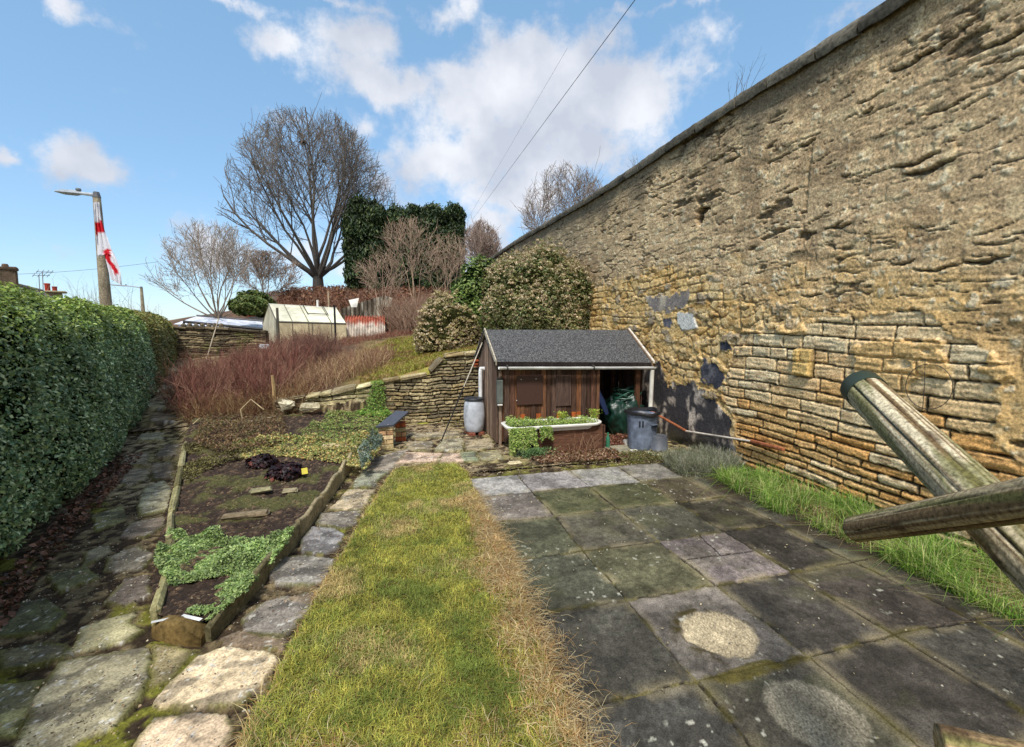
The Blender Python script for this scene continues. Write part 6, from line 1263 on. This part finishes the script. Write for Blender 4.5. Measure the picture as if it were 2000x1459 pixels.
# corrugated shelter
t=thing('corrugated_shelter','rounded corrugated iron shelter, red rust on top and pale streaks below','shelter',(PY(715,640,20)[0],20,1.6))
xa_=PY(672,640,19.2)[0];xb_=PY(752,640,19.2)[0];rc=.95;cz=PY(700,617,19.9)[2]-rc
U,TH=np.meshgrid(np.linspace(xa_,xb_,150),np.linspace(0,math.pi,40),indexing='ij');rr=rc*(1+0*U)+.03*np.sin((U-xa_)/(xb_-xa_)*2*math.pi*15)
P=np.stack([U,20.1-np.cos(TH)*rr*1.0,cz+np.sin(TH)*rr],-1);c=mixc(srgb(196,184,170)*np.ones(P.shape),srgb(160,88,68)*np.ones(P.shape),ss(.52,.78,np.sin(TH)+(fbm(U*6,TH*2,4,1101)-.5)*.5));c=c*(.55+.5*(np.sin((U-xa_)/(xb_-xa_)*2*math.pi*15)*.5+.5)*.5+.5*fbm(U*12,TH*3,3,1103))[...,None]
i=np.arange(U.size).reshape(U.shape);Fc=np.stack([i[:-1,:-1],i[1:,:-1],i[1:,1:],i[:-1,1:]],-1).reshape(-1,4);mesh_np('corrugated_sheet',P.reshape(-1,3),Fc,M_rock,t,c.reshape(-1,3),True)
b=MB();b.add([(xb_-.05,20.1-math.cos(th)*rc*.95,cz+math.sin(th)*rc*.95) for th in np.linspace(0,math.pi,16)]+[(xb_-.05,21.05,cz-.6),(xb_-.05,19.15,cz-.6)],[tuple(range(18))],srgb(60,56,52));b.build('end_panel',M_rock,t)
# corrugated fence
t=thing('corrugated_fence','grey weathered corrugated sheet fence rising to the right behind the rusty shelter','fence',(PY(720,600,24)[0],24,2.4))
xs_=np.linspace(PY(665,600,24)[0],PY(766,600,24)[0],220);ztp=np.interp(xs_,[xs_[0],PY(700,600,24)[0],PY(752,600,24)[0],xs_[-1]],[PY(0,597,24)[2],PY(700,592,24)[2],PY(752,577,24)[2],PY(766,582,24)[2]])
U,T=np.meshgrid(xs_,np.linspace(0,1,12),indexing='ij');zb_=np.interp(U,[xs_[0],xs_[-1]],[2.0,2.2]);Z=zb_+(ztp[:,None]-zb_)*T;Yy=24+.05*np.sin(U*2*math.pi/.2);P=np.stack([U,Yy,Z],-1);g_=fbm(U*5,Z*.8,4,1111)
c=mixc(srgb(96,88,76)*np.ones(P.shape),srgb(188,180,164)*np.ones(P.shape),ss(.4,.62,g_));i=np.arange(U.size).reshape(U.shape);Fc=np.stack([i[:-1,:-1],i[1:,:-1],i[1:,1:],i[:-1,1:]],-1).reshape(-1,4);mesh_np('corrugated_sheet',P.reshape(-1,3),Fc,M_rock,t,c.reshape(-1,3),True)
# dark lean-to
xq0=PY(752,640,22)[0];xq1=PY(800,640,22)[0];t=thing('lean_to','small black open lean-to to the right of the rusty corrugated shelter','shed',((xq0+xq1)/2,22,1.9));zt0=PY(755,618,22)[2];zt1=PY(800,604,22)[2]
b=MB();b.quadslab((xq0-.2,21.8,zt0),(xq1+.2,21.8,zt1),(xq1+.2,23.6,zt1+.2),(xq0-.2,23.6,zt0+.2),.06,srgb(120,104,88));b.build('roof',M_rock,t)
b=MB();b.box((xq0+xq1)/2,23.3,2.2,xq1-xq0+.2,.06,1.6,c=srgb(24,24,26));b.box(xq0-.05,22.6,2.1,.05,1.5,1.2,c=srgb(28,28,30));b.build('back_panel',M_board,t)
for f in (.15,.5): b=MB();b.tube([(xq0+(xq1-xq0)*f,21.9,1.5),(xq0+(xq1-xq0)*f,21.9,zt0+.03)],.03,6,srgb(50,56,58));b.build('post',M_wood,t)
b=MB();b.tube([(xq0+.1,21.9,2.25),(xq1,21.9,2.32)],.03,6,srgb(96,104,104));b.build('cross_rail',M_wood,t)
b=MB();q=PY(692,586,23.5);b.add([PY(681,586,23.5),PY(701,582,23.5),PY(697,600,23.4),PY(686,600,23.4)],[(3,2,1,0)],srgb(206,204,196));b.add([tuple(np.array(PY(681,586,23.5))+[0,.03,0]),tuple(np.array(PY(701,582,23.5))+[0,.03,0]),tuple(np.array(PY(697,600,23.4))+[0,.03,0]),tuple(np.array(PY(686,600,23.4))+[0,.03,0])],[(0,1,2,3)],srgb(206,204,196));tag(b.build('sheet',M_white),'torn pale sheet propped at the left end of the corrugated fence','sheet')
# red roof behind
t=thing('outbuilding','low outbuilding with a rusty red roof left of the greenhouse','building',(PY(510,605,28)[0],28,2.2));x0=PY(484,610,28)[0];x1=PY(562,610,28)[0];zz0=PY(490,617,28)[2];zz1=PY(525,596,28)[2]
b=MB();b.quadslab((x0,27.5,zz0),(x1,27.5,zz0+.1),(x1,30,zz1),(x0+1.0,30,zz1-.1),.06,srgb(138,66,48));b.build('roof',M_rock,t);b=MB();b.box((x0+x1)/2,29,zz0-.6,x1-x0-.3,2.6,1.2,c=srgb(150,146,138));b.build('wall',M_rock,t)
# small white box by the wall
q=PY(516,677,16.9);b=MB();b.box(q[0],16.9,q[2],.3,.2,.16,c=srgb(216,220,226),bev=.03,jit=.01);tag(b.build('tub',M_white),'small pale plastic tub below the left end of the greenhouse','tub')
# ---------------- street lamps
def lamp(label,px,pyt,D,arm,r,flag=False):
    top=Vector(PD(px,pyt,D));base=(top.x,top.y,0);t=thing('street_lamp',label,'street lamp',base,'street lamps beyond the hedge')
    b=MB();b.tube([(top.x,top.y,0),(top.x,top.y,top.z*.5),(top.x,top.y,top.z)],[r*1.5,r*1.25,r*.82],10,srgb(150,140,120));b.build('post',M_rock,t,True)
    dx=Vector((math.cos(YAW)*-1,math.sin(YAW)*1,0));dx=Vector((-math.cos(YAW),math.sin(YAW),0))
    b=MB();b.tube([top+Vector((0,0,.0)),top+Vector((0,0,.16))],[r*.9,r*.6],10,srgb(90,92,96));b.build('bracket_collar',M_metal,t)
    e1=top+Vector((0,0,.07))+dx*arm*.42+Vector((0,0,.05*arm));b=MB();b.tube([top+Vector((0,0,.07)),e1],[.055,.045],8,srgb(168,176,186));b.build('arm',M_metal,t)
    e2=e1+dx*arm*.62+Vector((0,0,.045*arm));u=(e2-e1).normalized();s=u.cross(Vector((0,0,1))).normalized();b=MB();vs_=[];
    for f,w,h in ((0,.05,.05),(.2,.11,.07),(.7,.12,.06),(1,.04,.02)):
        p=e1.lerp(e2,f);vs_+=[p+s*w+Vector((0,0,-h*.3)),p+s*w*.5+Vector((0,0,h)),p-s*w*.5+Vector((0,0,h)),p-s*w+Vector((0,0,-h*.3)),p-s*w*.6+Vector((0,0,-h)),p+s*w*.6+Vector((0,0,-h))]
    fs_=[(k*6+e,k*6+(e+1)%6,(k+1)*6+(e+1)%6,(k+1)*6+e) for k in range(3) for e in range(6)]+[(5,4,3,2,1,0),(18,19,20,21,22,23)];b.add(vs_,fs_,srgb(150,158,168));b.build('lamp_head',M_metal,t)
    p=e1.lerp(e2,.05)+Vector((0,0,.09));b=MB();b.lathe(p.x,p.y,[(.05,p.z-.04),(.07,p.z),(.06,p.z+.04),(.01,p.z+.05)],10,srgb(110,116,122));b.build('photocell',M_metal,t);return top
top=lamp('tall concrete street lamp carrying a red and white flag, just beyond the hedge',189,386,13.5,1.15,.115)
lamp('small distant street lamp beyond the far end of the hedge',276,563,44,3.2,.14)
# flag wrapped down the post
def fl(px,py,o=0): 
    q=PD(px,py,13.32-o);return np.array(q)
cent=[(187,392,3),(188,412,4),(190,432,6),(193,452,9),(196,472,11),(200,487,13),(208,500,12),(216,516,11),(224,534,10),(231,552,5)]
rows=[];cols_=[];RED=srgb(206,30,44);WH=srgb(226,226,234)
ncol=9
L_=[(183,395),(184,412),(185,432),(187,452),(189,478),(191,503),(203,494),(207,510),(212,530),(217,546)]
R_=[(194,395),(196,412),(199,432),(205,452),(212,470),(218,487),(226,502),(232,518),(236,534),(238,557)]
for k in range(len(L_)):
    row=[]
    for j in range(ncol):
        f=j/(ncol-1);px=L_[k][0]+(R_[k][0]-L_[k][0])*f;py=L_[k][1]+(R_[k][1]-L_[k][1])*f
        row.append((px,py,.05*math.sin(j*1.9+k*.8)))
    rows.append(row)
sub_=5;V_=[];C__=[];nr=(len(rows)-1)*sub_+1
for r in range(nr):
    k=min(r//sub_,len(rows)-2);f=(r-k*sub_)/sub_
    for j in range(ncol):
        a=rows[k][j];c_=rows[k+1][j];px=a[0]+(c_[0]-a[0])*f;py=a[1]+(c_[1]-a[1])*f;o_=a[2]+(c_[2]-a[2])*f
        V_.append(fl(px,py,.06+o_))
        w=(px-187)/50;red=(431<py-.9*(199-px)*.25<455) or (486<py<512 and 203<px<216 and py-488<(px-200)*3 ) or (512<=py<536 and abs(px-(216+(py-512)*.55))<4.5)
        C__.append(RED if red else WH)
i=np.arange(nr*ncol).reshape(nr,ncol);Fc=np.stack([i[:-1,:-1],i[1:,:-1],i[1:,1:],i[:-1,1:]],-1).reshape(-1,4)
o=mesh_np('flag',np.array(V_),Fc,M_cloth,None,np.array(C__),True);tag(o,'white flag with a red cross, wrapped and hanging down the tall street lamp','flag')
# ---------------- houses behind the hedge
t=thing('house','house roof with a broad round stone chimney rising behind the near hedge','house',(-20,18,0))
Ra=Vector(PD(-150,512,19));Rb=Vector(PD(82,569,30));dR=(Rb-Ra);hd=Vector((dR.x,dR.y,0)).normalized();sd_=Vector((hd.y,-hd.x,0))
b=MB();lo=Vector((0,0,-2.1));b.quadslab(Ra+sd_*3+lo,Rb+sd_*3+lo,Rb,Ra,.1,srgb(108,96,88));b.quadslab(Ra,Rb,Rb-sd_*3+lo,Ra-sd_*3+lo,.1,srgb(108,96,88));b.build('roof',vmat('slate_roof',scale=14,amt=.4,bump=.5,rough=.8),t)
b=MB();b.tube([Ra+Vector((0,0,.03)),Rb+Vector((0,0,.03))],.10,8,srgb(150,138,124));b.build('ridge_tiles',M_rock,t)
b=MB();w_=[Ra+sd_*2.7,Rb+sd_*2.7-hd*.2,Rb-sd_*2.7-hd*.2,Ra-sd_*2.7];b.prism([(p.x,p.y) for p in w_],0,[Ra.z-2.0,Rb.z-2.0,Rb.z-2.0,Ra.z-2.0],srgb(170,156,128));b.build('wall',M_rock,t)
q=PD(14,532,21);b=MB();b.box(q[0],q[1],q[2]-.55,.62,.55,1.3,rz=.5,c=srgb(104,90,76),bev=.04,jit=.02);b.box(q[0],q[1],q[2]+.16,.74,.68,.16,rz=.5,c=srgb(96,82,70),bev=.05,jit=.02);ch=b.build('chimney',M_rock,t)
b=MB();b.lathe(q[0]-.05,q[1],[(.10,q[2]+.22),(.12,q[2]+.3),(.09,q[2]+.38)],10,srgb(120,96,80));sub_of(b.build('chimney_pot',M_rock),ch)
t=thing('house','farther house showing only a flat topped chimney with two red pots above the hedge','house',(-28,26,0))
q=PD(102,573,38);b=MB();b.box(q[0],q[1],q[2]-.9,1.15,.8,1.9,rz=.4,c=srgb(126,112,92),bev=.04);b.box(q[0],q[1],q[2]+.12,1.75,1.1,.16,rz=.4,c=srgb(146,138,112),bev=.06);ch=b.build('chimney',M_rock,t)
for px,h,r in ((93,.62,.17),(107,.36,.15)):
    p=PD(px,566,38);z=q[2]+.2;b=MB();b.lathe(p[0],p[1],[(r,z),(r*1.0,z+h*.8),(r*1.2,z+h*.85),(r*1.1,z+h)],12,srgb(158,60,46));sub_of(b.build('chimney_pot',M_rock),ch)
pq=[Vector((q[0],q[1],0))+Vector(v) for v in ((-5,-3,0),(3,-4,0),(5,4,0),(-3,5,0))];b=MB();b.prism([(p.x,p.y) for p in pq],0,2.8,srgb(170,156,130));b.build('wall',M_rock,t)
cen=sum(pq,Vector())/4;b=MB();b.add([(p.x,p.y,2.8) for p in pq]+[(cen.x,cen.y,q[2]-.35)],[(0,1,4),(1,2,4),(2,3,4),(3,0,4)],srgb(96,88,84));b.build('roof',M_rock,t)
for px,py,y2,lb in ((76,538,568,'thin television aerial to the left of the red chimney pots'),(83,531,568,'slightly taller television aerial nearest the red chimney pots')):
    a=PD(px,py,36);c_=PD(px,y2,36);b=MB();b.tube([a,(c_[0],c_[1],a[2]-2.5)],.03,5,srgb(130,130,136));
    for k,dd in enumerate((-.3,0,.3,.55)):
        z=a[2]+.0;b.tube([(a[0]+dd*.9-.1,a[1]+dd*.3,z-.12),(a[0]+dd*.9+.1,a[1]+dd*.3,z+.16)],.018,4,srgb(130,130,136))
    b.tube([(a[0]-.35,a[1]-.1,a[2]),(a[0]+.6,a[1]+.2,a[2]+.03)],.02,4,srgb(130,130,136));tag(b.build('aerial',M_metal),lb,'aerial')
# ---------------- overhead cables
def cable(label,p,r,sag=.3):
    pts=[];a,c_=Vector(p[0]),Vector(p[1])
    for k in range(25):
        f=k/24;v=a.lerp(c_,f);v.z-=sag*4*f*(1-f);pts.append(v)
    b=MB();b.tube(pts,r,5,srgb(60,60,66));tag(b.build('cable',M_metal),label,'cable')
c0=Vector(PD(926,424,50));c1=Vector(PD(1240,0,10));cable('thicker overhead cable climbing right from the conifers to the top of the sky',(c0+(c0-c1)*.06,c1+(c1-c0)*.12),.009,0)
c0=Vector(PD(918,420,52));c1=Vector(PD(1100,108,24));cable('fainter overhead cable just left of the thicker one',(c0+(c0-c1)*.06,c1+(c1-c0)*.02),.006,0)
c0=Vector(PD(20,536,60));c1=Vector(PD(310,511,60));cable('faint horizontal cable passing behind the tall street lamp',(c0,c1),.02,.25)
# bare scrub on skyline behind far hedge
for px,py,h,w,lb in ((262,612,.9,1.2,'sparse bare twigs sticking up above the far end of the hedge'),(180,585,1.0,1.1,'few bare twigs rising beside the foot of the tall street lamp')):
    q=PD(px,py,17 if px>200 else 13);k=60;P=np.column_stack([q[0]+rng.normal(0,w*.35,k),q[1]+rng.normal(0,w*.35,k),np.full(k,q[2]-.55)]);thicket('twigs',lb,'twigs',P,h,.3,.005,[(150,132,110),(124,108,90)],side=1)
make_world();make_cam_sun()
